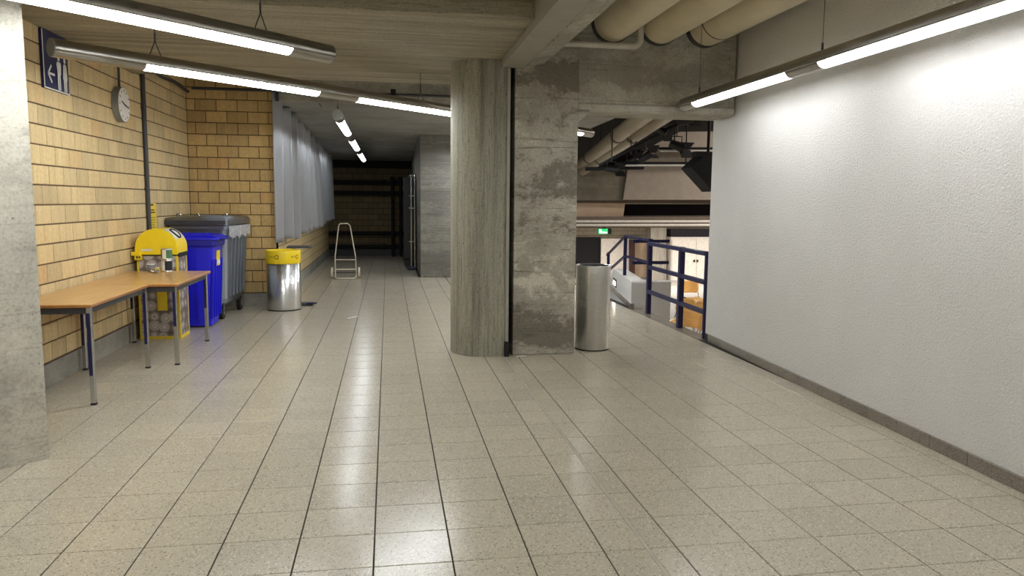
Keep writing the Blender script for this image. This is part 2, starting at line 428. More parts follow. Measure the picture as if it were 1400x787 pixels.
wl, n1 = block_wall('wall_left', 'pale yellow block wall behind the wooden tables, on a concrete plinth', 'x', -2.70, -3.2, 11.05, 3.05, 6.53, 'block', 'mortar_pale', singles=lambda u, z: u > 6.35 and z > .1)
wb, n2 = block_wall('wall_back', 'tan block wall behind the galvanised waste container, facing the hall', '-y', 11.05, -2.70, -1.565, 3.03, -2.59, 'block_facing', 'mortar')
wc, n3 = block_wall('wall_corridor', 'block wall along the corridor below the grey curtain', 'x', -1.60, 11.25, 21.0, 2.9, 11.3, 'block', 'mortar', singles=lambda u, z: False)
we, n4 = block_wall('wall_end', 'block wall coloured dark for shade, closing the far end of the corridor', '-y', 21.0, -1.6, .625, 2.55, -1.5, 'block_shaded', 'booth_dark', base='black')  # darker blocks and joints put the corridor's shade into the colour
MB().box((-1.80, 11.064, 0), (-1.565, 11.25, 3.3)).build('wall_return', 'mortar', wb)

# ------------------------------------------------------------------ concrete shell
soffit = struct(MB().box((-2.95, 5.58, 2.84), (1.12, 8.86, 3.5)).build('ceiling_soffit', 'concrete_boards_x', bevel=.01), 'board-marked concrete soffit spanning from the block wall to the columns', 'ceiling')
ceil = struct(MB().box((-2.95, -3.2, 3.445), (3.7, 11.05, 3.65)).build('ceiling', 'concrete_plain'), 'dark concrete ceiling above the beams and pipes', 'ceiling')
struct(MB().box((-2.95, 11.06, 3.03), (-1.5, 11.6, 3.6)).box((-1.5, 11.06, 2.87), (3.7, 11.6, 3.6)).build('trim_1', 'concrete_beam', bevel=.008), 'concrete cross beam over the mouth of the corridor', 'beam')
cc = MB().hexa([(-1.8, 11.15, 2.87), (3.6, 11.15, 2.87), (3.6, 15.0, 2.80), (-1.8, 15.0, 2.80), (-1.8, 11.15, 3.2), (3.6, 11.15, 3.2), (3.6, 15, 3.2), (-1.8, 15, 3.2)])
cc.hexa([(-1.8, 15.0, 2.80), (1.3, 15.0, 2.80), (1.3, 21.2, 2.55), (-1.8, 21.2, 2.55), (-1.8, 15, 3.2), (1.3, 15, 3.2), (1.3, 21.2, 3.2), (-1.8, 21.2, 3.2)])
cslab = struct(cc.build('ceiling_corridor', 'concrete_plain'), 'grey concrete corridor ceiling sloping down towards the far wall', 'ceiling')
for x in (-.95, 0.02, .55): MB().box((x-.006, 11.2, 2.862), (x+.006, 15, 2.875)).build('board_joint', 'near_black', cslab)
struct(MB().box((-1.6, 20.7, 2.38), (.62, 21.0, 2.7)).build('trim_2', 'near_black'), 'black beam under the ceiling at the far end of the corridor', 'beam')
struct(MB().box((.625, 15.0, 0), (1.6, 21.2, 2.95)).build('wall_corridor_right', 'concrete_corridor', bevel=.01), 'concrete wall end standing right of the black rack', 'wall')
struct(MB().box((-3.2, -3.4, 0), (4.0, -3.2, 3.6)).build('wall_front', 'plaster'), 'white wall behind the camera', 'wall')

# columns
def col_poly():
    p = [(1.125, 7.20)]
    for k in range(0, 13):
        a = -math.pi/2-k*math.pi/12
        p.append((.90+.285*math.cos(a), 7.555+.355*math.sin(a)))
    p.append((1.125, 7.91)); return p
c1 = struct(MB().prism(col_poly(), 0, 2.86).build('column_rounded', 'concrete_boards_z', bevel=.006), 'round-ended concrete column with vertical board marks, middle of the hall', 'column')
for p in c1.data.polygons: p.use_smooth = abs(p.normal.z) < .5
c2 = struct(MB().box((1.205, 7.25, 0), (1.832, 7.95, 3.45)).build('column_square', 'concrete_patchy', bevel=.008), 'square concrete column with dark stained patches beside the steel bin', 'column')
struct(MB().box((1.125, 7.5, 0), (1.205, 7.8, 3.0)).build('trim_3', 'near_black'), 'dark joint recessed between the two concrete columns', 'joint')
t = thing('joint_cover', (1.15, 7.2, 0), 'narrow grey cover strip with a black foot in the joint between the columns', 'strip')
MB().box((1.122, 7.185, .13), (1.152, 7.25, 2.76)).build('strip', 'steel_beam_paint', t, .003)
MB().box((1.112, 7.165, 0), (1.158, 7.25, .15)).build('foot', 'rubber', t, .004)

lc = [(-1.975, 4.615), (-2.33, 4.30), (-2.75, 4.30), (-3.0, 4.6), (-3.0, 5.2), (-2.45, 5.2), (-1.985, 4.665), (-1.965, 4.635)]
struct(MB().prism(lc, 0, 3.45).build('column_near', 'concrete_pale'), 'pale concrete column cut off by the picture edge, before the wooden table', 'column')

# lintel with chamfered foot and haunch
lt = MB().prism_x([(7.25, 2.47), (7.25, 3.45), (7.75, 3.45), (7.75, 2.39), (7.29, 2.39), (7.235, 2.41), (7.235, 2.46)], 1.83, 3.43)
lt.prism_y([(1.83, 2.28), (1.95, 2.39), (1.83, 2.39)], 7.26, 7.75)
struct(lt.build('trim_4', 'concrete_beam', bevel=.008), 'concrete lintel from the stained column to the white wall', 'beam')

# beam running to the camera over the joint
bm_ = MB().box((1.07, -3.2, 2.77), (1.285, 7.24, 3.45))
b1 = struct(bm_.build('trim_5', 'steel_beam_paint', bevel=.006), 'smooth grey beam running overhead to the top of the columns', 'beam')
MB().loft([[(1.287, y, 2.785), (1.48, y, 2.82), (1.48, y, 3.45), (1.287, y, 3.45)] for y in (-3.2, 7.24)]).build('rough_flank', 'concrete_beam', b1)
mbx = MB()
for k in range(70):
    y = 1.5+k*.08; mbx.tube([(1.283+random.uniform(-.012, .014), y, 2.776), (1.283+random.uniform(-.012, .014), y+.05, 2.774), (1.285, y+.09, 2.777)], random.uniform(.005, .011), 5)
tag(mbx.build('mortar_crumbs', 'concrete_beam', b1), kind='stuff')

# right wall, slightly splayed
WX = lambda y: 3.325+.035*max(0, y-3.37)
wr = MB().loft([[(WX(y), y, 0), (WX(y)+.22, y, 0), (WX(y)+.22, y, 3.45), (WX(y), y, 3.45)] for y in (-3.2, 3.37, 7.83)])
struct(wr.build('wall_right', 'plaster', bevel=.006), 'white rough plastered wall lit by the long hanging lamp', 'wall')
bb = struct(MB().loft([[(WX(y)-.006, y, .002), (WX(y)+.01, y, .002), (WX(y)+.01, y, .078), (WX(y)-.006, y, .078)] for y in (-3.2, 3.37, 7.83)]).build('baseboard_right', 'grout'), 'row of brown terrazzo skirting tiles at the foot of the white wall', 'baseboard')
skm = bpy.data.meshes.new('tile')
skm.from_pydata(*[[(-.012, -.163, 0), (0, -.163, 0), (0, .163, 0), (-.012, .163, 0), (-.012, -.163, .078), (0, -.163, .082), (0, .163, .082), (-.012, .163, .078)], [],
                  [(3,2,1,0),(4,5,6,7),(0,1,5,4),(1,2,6,5),(2,3,7,6),(3,0,4,7)]]); skm.materials.append(M['tile_dark'])
for k in range(-10, 17):
    y = 2.28+k*.33
    if y+.165 < 7.84: piece('tile', skm, (WX(y)-.004, y, .002), bb, rot=(0, 0, -math.atan(.035) if y > 3.3 else 0))

# ------------------------------------------------------------------ pipes overhead
for k, (x, lab) in enumerate(((2.14, 'thick beige pipe under the ceiling beside the grey beam'), (2.615, 'thick beige pipe under the ceiling, middle of three'), (3.09, 'thick beige pipe under the ceiling next to the white wall'))):
    t = thing('duct_pipe', (x, 7.24, 3.235), lab, 'pipe', 'thick beige pipes under the ceiling')
    MB().tube([(x, -3.1, 3.235), (x, 2, 3.235), (x, 7.2, 3.235), (x, 7.24, 3.235)], .195, 40).build('pipe', 'pipe_paint', t)
    MB().tube([(x, 7.17, 3.235), (x, 7.245, 3.235)], .203, 40).build('collar', 'dark_grey', t)
    if k == 2:
        MB().tube([(x, 6.86, 3.235), (x, 6.875, 3.235)], .1975, 40).build('seam', 'dark_grey', t)
t = thing('small_pipe', (1.5, 7.05, 2.98), 'thin white pipe bending up between two thick beige pipes', 'pipe')
P = [(1.47, 7.08, 2.985), (2.31, 7.08, 2.985)]+[(2.31+.07*math.sin(a), 7.08, 3.055-.07*math.cos(a)) for a in (.4, .8, 1.2, 1.57)]+[(2.38, 7.08, 3.42)]
MB().tube(P, .03, 14).build('pipe', 'pipe_white', t)

# ------------------------------------------------------------------ lamps
def lamp(name, p0, p1, z, lit, label, tube_mat='tube_bright', wires=(), yoke=True, group='hanging tube lamps', top=3.42):
    p0 = Vector((p0[0], p0[1], z)); p1 = Vector((p1[0], p1[1], z)); L = (p1-p0).length; d = (p1-p0)/L; sd = Vector((d.y, -d.x, 0)); up = Vector((0, 0, 1)); r = .062
    t = thing(name, p0, label, 'lamp', group)
    pt = lambda s_, a, b: p0+d*s_+sd*a+up*b
    a0, a1 = math.radians(-22), math.radians(202)
    arc = [(r*math.cos(a0+(a1-a0)*k/24), r*math.sin(a0+(a1-a0)*k/24)) for k in range(25)]
    inner = [(x*.95, y*.95) for x, y in arc[::-1]]
    MB().loft([[pt(s_, x, y) for x, y in arc+inner] for s_ in (0, L)], True, True).build('housing', 'lamp_metal', t)
    low = [(r*math.cos(math.radians(-158+136*k/16)), r*math.sin(math.radians(-158+136*k/16))) for k in range(17)]
    edges = [0.0]+[v for ab in lit for v in ab]+[L]
    for k in range(0, len(edges), 2):                       # closed undersides between the lit lengths
        if edges[k+1]-edges[k] > .02:
            MB().loft([[pt(s_, x, y) for x, y in low] for s_ in (edges[k], edges[k+1])], True, True).build('cover', 'lamp_metal', t)
    for a, b in lit:
        df = MB().loft([[pt(s_, x*.985, y*.985) for x, y in low] for s_ in (a, b)], False, True, closed=False).build('diffuser', {'tube_dim': 'lamp_lens_dim', 'tube_side': 'lamp_lens_side'}.get(tube_mat, 'lamp_lens'), t)
        MB().tube([pt(a+.03, 0, -.017), pt((a+b)/2, 0, -.017), pt(b-.03, 0, -.017)], .013, 10).build('tube', tube_mat, df)
        for e in (a, b):
            n = 20; MB().add([pt(e, .06*math.cos(6.2832*k/n), .06*math.sin(6.2832*k/n)) for k in range(n)], [tuple(range(n))]).build('bulkhead', 'lamp_inside', df)
    for s_, sg in ((0, -1), (L, 1)):
        n = 28; ring = lambda q, rr: [pt(s_+sg*q, rr*math.cos(6.2832*k/n), rr*math.sin(6.2832*k/n)) for k in range(n)]
        MB().loft([ring(-.004, r*1.0), ring(.004, r*1.01), ring(.007, r*.93)], True, False).build('end_cap', 'grey_cap', t)
    for s_ in wires:
        w = MB(); b = pt(s_, 0, r)
        if yoke:
            k = b+up*.10
            w.tube([pt(s_-.045, 0, r-.004), k], .004, 6).tube([pt(s_+.045, 0, r-.004), k], .004, 6).tube([k, Vector((b.x, b.y, top))], .0035, 6).tube([k-up*.01, k+up*.06], .007, 8)
        else:
            w.tube([b, Vector((b.x, b.y, top))], .0022, 6).tube([b-up*.004, b+up*.05], .008, 8)
        w.build('hanger', 'dark_grey', t)
    return t
D = math.sqrt(.5)
lamp('tube_lamp', (-2.93, 2.88), (-.385, 5.425), 2.50, [(.9, 3.25)], 'bright hanging tube lamp crossing the upper left corner, nearest of the slanted lamps', wires=(1.2, 3.05))
lamp('tube_lamp', (-2.20, 5.58), (2.88, 10.66), 2.50, [(.62, 2.22), (2.69, 4.4), (4.85, 6.9)], 'long hanging tube lamp passing behind the concrete columns from the toilet sign', wires=(.72, 3.6, 6.6), top=2.85)
lamp('tube_lamp', (2.88, 7.17), (2.88, -1.0), 2.475, [(.30, 2.0), (2.42, 4.15), (4.55, 6.2)], 'hanging tube lamp running parallel to the white wall', tube_mat='tube_side', wires=(.35, 2.38, 5.2), yoke=False)
lamp('tube_lamp', (-.575, 9.15), (-.575, 19.2), 2.50, [(.38, 2.3), (3.4, 5.7), (6.8, 9.7)], 'dimmer tube lamp hanging along the corridor', tube_mat='tube_dim', wires=(.12, 3.0, 6.3), yoke=False, top=2.7)
lamp('tube_lamp', (1.25, 12.0), (2.72, 12.0), 2.55, [(.12, 1.35)], 'short unseen tube lamp added behind the square column, over the landing', tube_mat='fill_landing', wires=(.3, 1.2), yoke=False, top=2.86)  # this lamp and the next are added out of sight to brighten the low wall
lamp('tube_lamp', (1.25, 14.2), (3.1, 14.2), 2.5, [(.12, 1.72)], 'unseen tube lamp added behind the square column, over the back of the landing', tube_mat='fill_landing', wires=(.3, 1.5), yoke=False, top=2.82)
# unseen lamps added behind the viewpoint as fill light
lamp('tube_lamp', (-2.2, -1.2), (.2, 1.2), 2.5, [(.3, 2.9)], 'unseen slanted tube lamp added behind the viewpoint', wires=(.5, 2.8))
lamp('tube_lamp', (-.6, -2.6), (2.0, 0.0), 2.5, [(.3, 3.2)], 'unseen tube lamp added behind the viewpoint near the white wall', wires=(.5, 2.8))

# ------------------------------------------------------------------ things on the left wall
t = thing('toilet_sign', (-2.69, 6.86, 2.38), 'navy toilet sign with arrow and two white figures high on the block wall', 'sign')
MB().box((-2.699, 6.62, 2.375), (-2.675, 7.10, 2.835)).build('panel', 'sign_blue', t, .003)
fr = MB().box((-2.676, 6.62, 2.375), (-2.672, 7.10, 2.385)).box((-2.676, 6.62, 2.375), (-2.672, 6.628, 2.83))
fr.build('border', 'white_plastic', t)
xx = -2.671
def flat(poly): return MB().add([(xx, y, z) for y, z in poly], [tuple(range(len(poly)))])
man = flat([(6.868, 2.50), (6.868, 2.56), (6.855, 2.62), (6.870, 2.640), (6.930, 2.640), (6.945, 2.62), (6.935, 2.54), (6.925, 2.54), (6.922, 2.41), (6.903, 2.41), (6.900, 2.52), (6.896, 2.52), (6.893, 2.41), (6.872, 2.41)]).disc((xx, 6.90, 2.668), .022, 16, 'x')
man.xf(Matrix.Translation((0, 0, -.022))).build('pictogram', 'white_plastic', t)
wom = flat([(7.000, 2.64), (6.985, 2.62), (6.972, 2.52), (6.985, 2.50), (6.992, 2.41), (7.010, 2.41), (7.013, 2.49), (7.021, 2.49), (7.024, 2.41), (7.042, 2.41), (7.049, 2.50), (7.062, 2.52), (7.050, 2.62), (7.036, 2.64)]).disc((xx, 7.018, 2.668), .022, 16, 'x')
wom.xf(Matrix.Translation((0, 0, -.022))).build('pictogram', 'white_plastic', t)
arw = MB()
for (a, b) in (((6.69, 2.50), (6.81, 2.50)), ((6.69, 2.50), (6.755, 2.567)), ((6.69, 2.50), (6.755, 2.433))):
    arw.bar((xx, a[0], a[1]), (xx, b[0], b[1]), .003, .018)
arw.build('arrow', 'white_plastic', t)

t = thing('wall_clock', (-2.62, 8.33, 2.45), 'round white wall clock beside the grey conduit', 'clock')
def xdisc(x0, x1, r, y=8.33, z=2.45, n=40):
    return MB().loft([[(x, y+r*math.cos(6.2832*k/n), z+r*math.sin(6.2832*k/n)) for k in range(n)] for x in (x0, x1)], True, False)
xdisc(-2.695, -2.632, .175).build('case', 'grey_cap', t, .006)
face = xdisc(-2.637, -2.629, .169).build('dial', 'cabinet_paint', t)
hm = MB().bar((-2.625, 8.25, 2.475), (-2.625, 8.36, 2.44), .003, .012).bar((-2.624, 8.33, 2.45), (-2.624, 8.45, 2.425), .003, .010)
hm.build('hands', 'near_black', face)
mk = MB()
for k in range(12):
    a = k*math.pi/6; mk.bar((-2.627, 8.33+.128*math.cos(a), 2.45+.128*math.sin(a)), (-2.627, 8.33+.152*math.cos(a), 2.45+.152*math.sin(a)), .002, .008)
mk.build('hour_marks', 'dark_grey', face)['kind'] = 'stuff'
MB().tube([(-2.67, 8.33, 2.61), (-2.67, 8.33, 2.84)], .012, 10).build('bracket', 'dark_grey', t).parent = t
MB().box((-2.70, 8.29, 2.40), (-2.69, 8.37, 2.50)).build('mount', 'dark_grey', t)

t = thing('conduit', (-2.67, 9.115, .2), 'dark grey vertical conduit pipe running up the block wall', 'pipe')
MB().tube([(-2.675, 9.115, .18), (-2.675, 9.115, 2.95)], .024, 12).build('pipe', 'dark_grey', t)
for z in (.6, 1.6, 2.5): MB().box((-2.70, 9.085, z), (-2.662, 9.145, z+.03)).build('clip', 'dark_grey', t, .003)
tag(MB().tube([(-2.67, 9.3, 2.98), (-2.66, 9.8, 2.955), (-2.67, 10.4, 2.98), (-2.66, 11.0, 2.95)], .02, 8).build('ceiling_cable', 'dark_grey'), 'grey cable along the top of the block wall above the bins', 'cable')

t = thing('notice', (-2.69, 9.3, 1.13), 'tall yellow paper notice with printed lines taped above the can collector', 'notice')
MB().box((-2.6995, 9.15, 1.10), (-2.694, 9.47, 1.455)).build('sheet', 'yellow_paper', t)
nl = MB()
for k, (w, hgt) in enumerate(((.10, .02), (.0, 0), (.16, .014), (.20, .014), (.0, 0), (.24, .006), (.22, .006), (.24, .006), (.18, .006), (.24, .006), (.2, .006))):
    if w: nl.box((-2.6935, 9.31-w/2, 1.425-k*.028), (-2.6925, 9.31+w/2, 1.425-k*.028+hgt))
nl.build('print', 'ink', t)

# ------------------------------------------------------------------ tables
def table(x0, x1, y0, y1, label, legs, blue_z):
    t = thing('table', ((x0+x1)/2, (y0+y1)/2, 0), label, 'table', 'wooden tables by the block wall')
    H = .75
    MB().box((x0, y0, H-.022), (x1, y1, H)).build('tabletop', 'table_wood', t, .004)
    MB().box((x0-.001, y0-.001, H-.026), (x1+.001, y1+.001, H-.006)).build('edging', 'table_edge', t, .003)
    fr = MB(); i = .03; h0, h1 = H-.075, H-.026
    fr.box((x0+i, y0+i, h0), (x1-i, y0+i+.025, h1)).box((x0+i, y1-i-.025, h0), (x1-i, y1-i, h1)).box((x0+i, y0+i+.025, h0), (x0+i+.025, y1-i-.025, h1)).box((x1-i-.025, y0+i+.025, h0), (x1-i, y1-i-.025, h1))
    fr.build('apron', 'dark_grey', t, .002)
    for x, y in legs:
        lg = MB().box((x-.017, y-.017, .012), (x+.017, y+.017, H-.026)).build('leg', 'chrome', t, .004)
        MB().box((x-.016, y-.021, blue_z), (x+.008, y-.0165, H-.07)).build('painted_reflection', 'navy_paint', lg, .002)  # blue strip painted on for a reflection in the chrome
        MB().box((x-.019, y-.019, 0), (x+.019, y+.019, .014)).build('foot', 'rubber', lg, .002)
table(-2.685, -2.115, 5.78, 7.105, 'wooden table with chrome legs, half hidden by the near column', [(-2.145, 5.825), (-2.135, 7.06), (-2.65, 7.05), (-2.65, 5.82)], .22)
table(-2.685, -1.875, 7.115, 8.41, 'wooden table with chrome legs, set deeper, carrying the tins', [(-1.915, 7.17), (-1.92, 8.355), (-2.65, 8.355), (-2.65, 7.17)], .36)

def tin(x, y, z, r, h, label, mats, name='tin'):
    t = thing(name, (x, y, z), label, 'tin')
    MB().lathe([(0, .0), (r, .0), (r, .008), (r*.97, .012), (r*.97, h-.012), (r, h-.008), (r, h), (r*.9, h), (r*.9, h-.006), (0, h-.006)], (x, y, z), 28).build('can', 'brushed_steel', t)
    n = 28
    for k, (a0, a1, mt) in enumerate(mats):
        MB().loft([[(x+r*.985*math.cos(a0+(a1-a0)*q/n), y+r*.985*math.sin(a0+(a1-a0)*q/n), z+zz) for q in range(n+1)] for zz in (.014, h-.014)], False, True, closed=False).build('wrapper', mt, t)
PI = math.pi
tin(-2.29, 8.34, .75, .055, .125, 'white and dark labelled tin on the table, lower of a stacked pair', [(0, PI*1.45, 'white_plastic'), (PI*1.45, PI*2, 'booth_dark')])
tin(-2.29, 8.34, .876, .056, .115, 'green labelled tin stacked on top of a white tin', [(0, PI*1.3, 'green_label'), (PI*1.3, PI*1.55, 'cabinet_paint'), (PI*1.55, PI*2, 'green_label')])
t = thing('plastic_cup', (-2.43, 8.27, .75), 'small clear cup beside the tins on the table', 'cup')
MB().lathe([(0, 0), (.028, 0), (.036, .085), (.034, .085), (.026, .004), (0, .004)], (-2.43, 8.27, .75), 24).build('cup', 'clear_plastic', t)
MB().lathe([(.0365, .080), (.039, .084), (.0365, .088)], (-2.43, 8.27, .75), 24).build('rim', 'white_plastic', t)
t = thing('small_can', (-2.36, 8.14, .75), 'squashed silver can lying on the table before the tins', 'can')
MB().tube([(-2.39, 8.14, .772), (-2.36, 8.15, .768), (-2.32, 8.13, .772)], [.021, .017, .021], 14).build('can', 'chrome', t)
MB().tube([(-2.322, 8.1295, .772), (-2.317, 8.128, .772)], .019, 14).build('end', 'grey_cap', t)
t = thing('paper_carton', (-2.375, 8.32, .75), 'small yellow carton left of the tins', 'carton')
MB().box((-2.40, 8.30, .75), (-2.355, 8.34, .79)).build('carton', 'yellow_paper', t, .002)
MB().box((-2.395, 8.305, .789), (-2.36, 8.335, .796)).build('flap', 'white_plastic', t)

# ------------------------------------------------------------------ can collector
t = thing('can_collector', (-2.45, 8.75, 0), 'can collecting box printed with cans under a yellow domed top', 'bin')
X0, X1, Y0, Y1 = -2.645, -2.235, 8.545, 8.90
MB().box((X0, Y0, .0), (X1, Y1, .90)).build('box', 'can_print', t, .004, origin=(X0, Y0, 0))
tr = MB()
for a, b in (((X0-.003, Y0-.003, 0), (X0+.018, Y0+.012, .90)), ((X1-.018, Y0-.003, 0), (X1+.003, Y0+.012, .90)), ((X1-.012, Y1-.018, 0), (X1+.003, Y1+.003, .90)),
             ((X0, Y0-.004, 0), (X1, Y0+.01, .03)), ((X1-.01, Y0, 0), (X1+.004, Y1, .03))): tr.box(a, b)
tr.build('corner_strips', 'yellow_paper', t)
MB().box((-2.46, Y0-.006, .31), (-2.36, Y0+.01, .58)).build('label', 'yellow_paper', t)
MB().box((X0+.005, Y0+.003, .885), (X1+.012, Y1, .93)).build('collar', 'near_black', t, .003)
xc = (X0+X1)/2; A = .212
def arch(a, zb, zt, n=20):
    p = [(xc-a, zb), (xc+a, zb), (xc+a, zb+.07)]
    p += [(xc+a*math.cos(k*PI/n), zb+.07+(zt-zb-.07)*math.sin(k*PI/n)) for k in range(1, n)]
    p.append((xc-a, zb+.07)); return p
dome = MB().prism_y(arch(A, .915, 1.19), Y0-.03, Y1+.02).build('dome', 'yellow_plastic', t, .012)
ac = []
for k in range(3, 9):
    a = k*PI/20; ac.append((xc+(A+.003)*math.cos(a), .985+.208*math.sin(a)))
MB().loft([[(x, y, z) for x, z in ac] for y in (Y0-.005, Y1-.005)], False, True, closed=False).build('white_panel', 'white_plastic', dome)
ring = []
for k in range(24):
    q = k*2*PI/24; a = (5.2+1.9*math.sin(q))*PI/20
    ring.append((xc+(A+.008)*math.cos(a), 8.72+.085*math.cos(q), .985+.213*math.sin(a)))
MB().tube(ring, .009, 8, closed=True).build('opening_ring', 'near_black', dome)
MB().add(ring, [tuple(range(24))]).build('opening', 'cabinet_paint', dome)
MB().box((xc-.15, Y0-.034, .955), (xc-.04, Y0-.028, .975)).build('sticker', 'white_plastic', dome)
cr = MB().box((X0-.04, Y0-.06, .905), (X0+.05, Y0-.01, .945)).box((X0-.01, Y0-.055, .86), (X0+.06, Y0-.01, .91)).build('can_press', 'yellow_plastic', t, .004)
MB().tube([(X0+.02, Y0-.06, .90), (X0+.02, Y0-.065, .88)], .008, 8).tube([(X0+.045, Y0-.06, .90), (X0+.045, Y0-.065, .88)], .008, 8).build('screw', 'dark_grey', cr)

# ------------------------------------------------------------------ blue wheelie bin, its front to the room
t = thing('wheelie_bin', (-2.36, 9.45, 0), 'tall blue plastic wheelie bin with a small yellow label', 'bin')
def rrect(x0, x1, y0, y1, r, z, n=5):
    p = []
    for cx, cy, a0 in ((x1-r, y1-r, 0), (x0+r, y1-r, PI/2), (x0+r, y0+r, PI), (x1-r, y0+r, 1.5*PI)):
        p += [(cx+r*math.cos(a0+k*PI/2/n), cy+r*math.sin(a0+k*PI/2/n), z) for k in range(n+1)]
    return p
MB().loft([rrect(-2.58, -2.075, 9.255, 9.70, .05, .02), rrect(-2.60, -2.055, 9.245, 9.715, .05, .5), rrect(-2.63, -2.02, 9.22, 9.74, .05, .96)], True, True).build('body', 'blue_plastic', t)
MB().loft([rrect(-2.645, -1.995, 9.205, 9.755, .05, .955), rrect(-2.65, -1.985, 9.20, 9.76, .05, .975), rrect(-2.65, -1.985, 9.20, 9.76, .05, 1.03)], True).build('rim', 'blue_dark', t, .004)
lid = MB().loft([rrect(-2.66, -1.955, 9.195, 9.765, .05, 1.035), rrect(-2.66, -1.955, 9.195, 9.765, .05, 1.06), rrect(-2.62, -2.02, 9.23, 9.73, .05, 1.09)], True).build('lid', 'blue_plastic', t, .006)
MB().tube([(-1.97, 9.33, 1.055), (-1.915, 9.34, 1.05), (-1.895, 9.48, 1.05), (-1.915, 9.62, 1.05), (-1.97, 9.63, 1.055)], .014, 10).build('lid_handle', 'blue_dark', lid)
rb = MB()
for y in (9.36, 9.48, 9.60): rb.box((-2.5, y-.012, 1.085), (-2.1, y+.012, 1.102))
rb.build('lid_ribs', 'blue_plastic', lid)
rb = MB()
for y in (9.26, 9.38, 9.48, 9.58, 9.70): rb.bar((-2.066, y, .10), (-2.028, y, .80), .022, .022)
for x in (-2.5, -2.36, -2.22): rb.bar((x, 9.252, .1), (x, 9.225, .9), .02, .02)
rb.build('ribs', 'blue_plastic', t)
MB().hexa([(-2.036, 9.40, .72), (-2.020, 9.40, .72), (-2.020, 9.56, .72), (-2.036, 9.56, .72), (-2.020, 9.40, .90), (-2.012, 9.40, .90), (-2.012, 9.56, .90), (-2.020, 9.56, .90)]).build('label', 'yellow_paper', t)
MB().box((-2.0185, 9.42, .74), (-2.013, 9.54, .79)).build('label_print', 'white_plastic', t)
for y in (9.24, 9.72):
    w = MB().loft([[(-2.56+.10*math.cos(6.2832*k/24), yy, .10+.10*math.sin(6.2832*k/24)) for k in range(24)] for yy in (y-.025, y+.025)], True).build('wheel', 'rubber', t, .01)

# ------------------------------------------------------------------ galvanised container, turned a little
t = thing('waste_container', (-2.33, 10.35, 0), 'large galvanised waste container on castors in the corner', 'container')
R6 = Matrix.Translation((-2.30, 10.34, 0)) @ Matrix.Rotation(math.radians(-4.0), 4, 'Z')
def gb(mb, name, mat, parent, bevel=0.0): return mb.xf(R6).build(name, mat, parent, bevel)
gb(MB().loft([rrect(-.30, .29, -.46, .46, .09, .20, 4), rrect(-.315, .32, -.48, .48, .09, .26, 4), rrect(-.32, .36, -.53, .53, .06, 1.14, 4)], True), 'body', 'galvanised', t, .004)
gb(MB().loft([rrect(-.335, .385, -.555, .555, .05, 1.13), rrect(-.34, .39, -.56, .56, .05, 1.15), rrect(-.34, .39, -.56, .56, .05, 1.18)], True), 'rim', 'galvanised', t, .004)
lid = gb(MB().loft([rrect(-.36, .385, -.585, .575, .03, 1.19), rrect(-.36, .385, -.585, .575, .03, 1.245), rrect(-.36, .37, -.55, .56, .03, 1.275), rrect(-.25, .28, -.40, .42, .03, 1.295)], True), 'lid', 'galvanised', t, .004)
gb(MB().box((-.355, -.592, 1.20), (.37, -.582, 1.245)), 'lid_edge', 'dark_grey', lid, .003)
for x in (-.30, -.08, .26): gb(MB().tube([(x, -.3, 1.285), (x, -.31, 1.32), (x+.05, -.31, 1.325), (x+.05, -.3, 1.285)], .008, 8), 'lid_bracket', 'chrome', lid)
ribs = MB()
for x in (-.14, .12): ribs.bar((x, -.468, .3), (x, -.535, 1.10), .05, .022)
for y in (-.32, -.16, 0, .16, .32): ribs.bar((.322, y, .28), (.365, y, 1.10), .03, .045)
gb(ribs, 'ribs', 'galvanised', t, .004)
fl_ = MB(); ring1 = []; ring2 = []; ring3 = []
for k in range(30):
    q = k/29; y = -.54+1.05*q
    ring1.append((.396, y, 1.175)); ring2.append((.398+.008*math.sin(k*2.1), y, 1.10)); ring3.append((.388+.006*math.sin(k*1.7), y, 1.03+.02*math.sin(k*.8)))
fl_.loft([ring1, ring2, ring3], False, True, closed=False)
gb(fl_, 'bag_edge', 'clear_film', t)
gb(MB().box((-.28, -.44, .165), (.27, .44, .205)), 'chassis', 'dark_grey', t, .004)
for x, y in ((.24, -.42), (.24, .42), (-.24, -.42), (-.24, .42)):
    c = gb(MB().box((x-.045, y-.05, .15), (x+.045, y+.05, .17)).box((x-.034, y-.02, .06), (x-.028, y+.03, .16)).box((x+.028, y-.02, .06), (x+.034, y+.03, .16)), 'castor', 'chrome', t, .002)
    gb(MB().loft([[(xx_, y-.0+.08*math.cos(6.2832*k/24), .08+.08*math.sin(6.2832*k/24)) for k in range(24)] for xx_ in (x-.024, x+.024)], True), 'wheel', 'rubber', c, .008)
    gb(MB().loft([[(xx_, y-.0+.03*math.cos(6.2832*k/16), .08+.03*math.sin(6.2832*k/16)) for k in range(16)] for xx_ in (x-.03, x+.03)], True), 'hub', 'chrome', c)

# ------------------------------------------------------------------ yellow-topped steel bin
bx, by = -1.432, 10.72
t = thing('recycling_bin', (bx, by, 0), 'steel cylinder bin with a yellow collar by the curtain corner', 'bin')
MB().lathe([(0, .012), (.222, .012), (.228, .02), (.228, .655), (.218, .655), (.216, .05), (0, .05)], (bx, by, 0), 56).build('body', 'brushed_steel', t)
MB().lathe([(.215, 0), (.224, 0), (.224, .014), (.215, .014)], (bx, by, 0), 48).build('base_ring', 'rubber', t)
col_ = MB().lathe([(.232, .645), (.234, .65), (.234, .815), (.230, .825), (.214, .825), (.212, .66), (.22, .645)], (bx, by, 0), 56).build('collar', 'yellow_plastic', t)
def wrap(vs_, fs, a0, zc, mat, nm):
    MB().add([(bx+.2352*math.cos(a0+v.x/.2352), by+.2352*math.sin(a0+v.x/.2352), zc+v.y) for v in vs_], fs).build(nm, mat, col_)
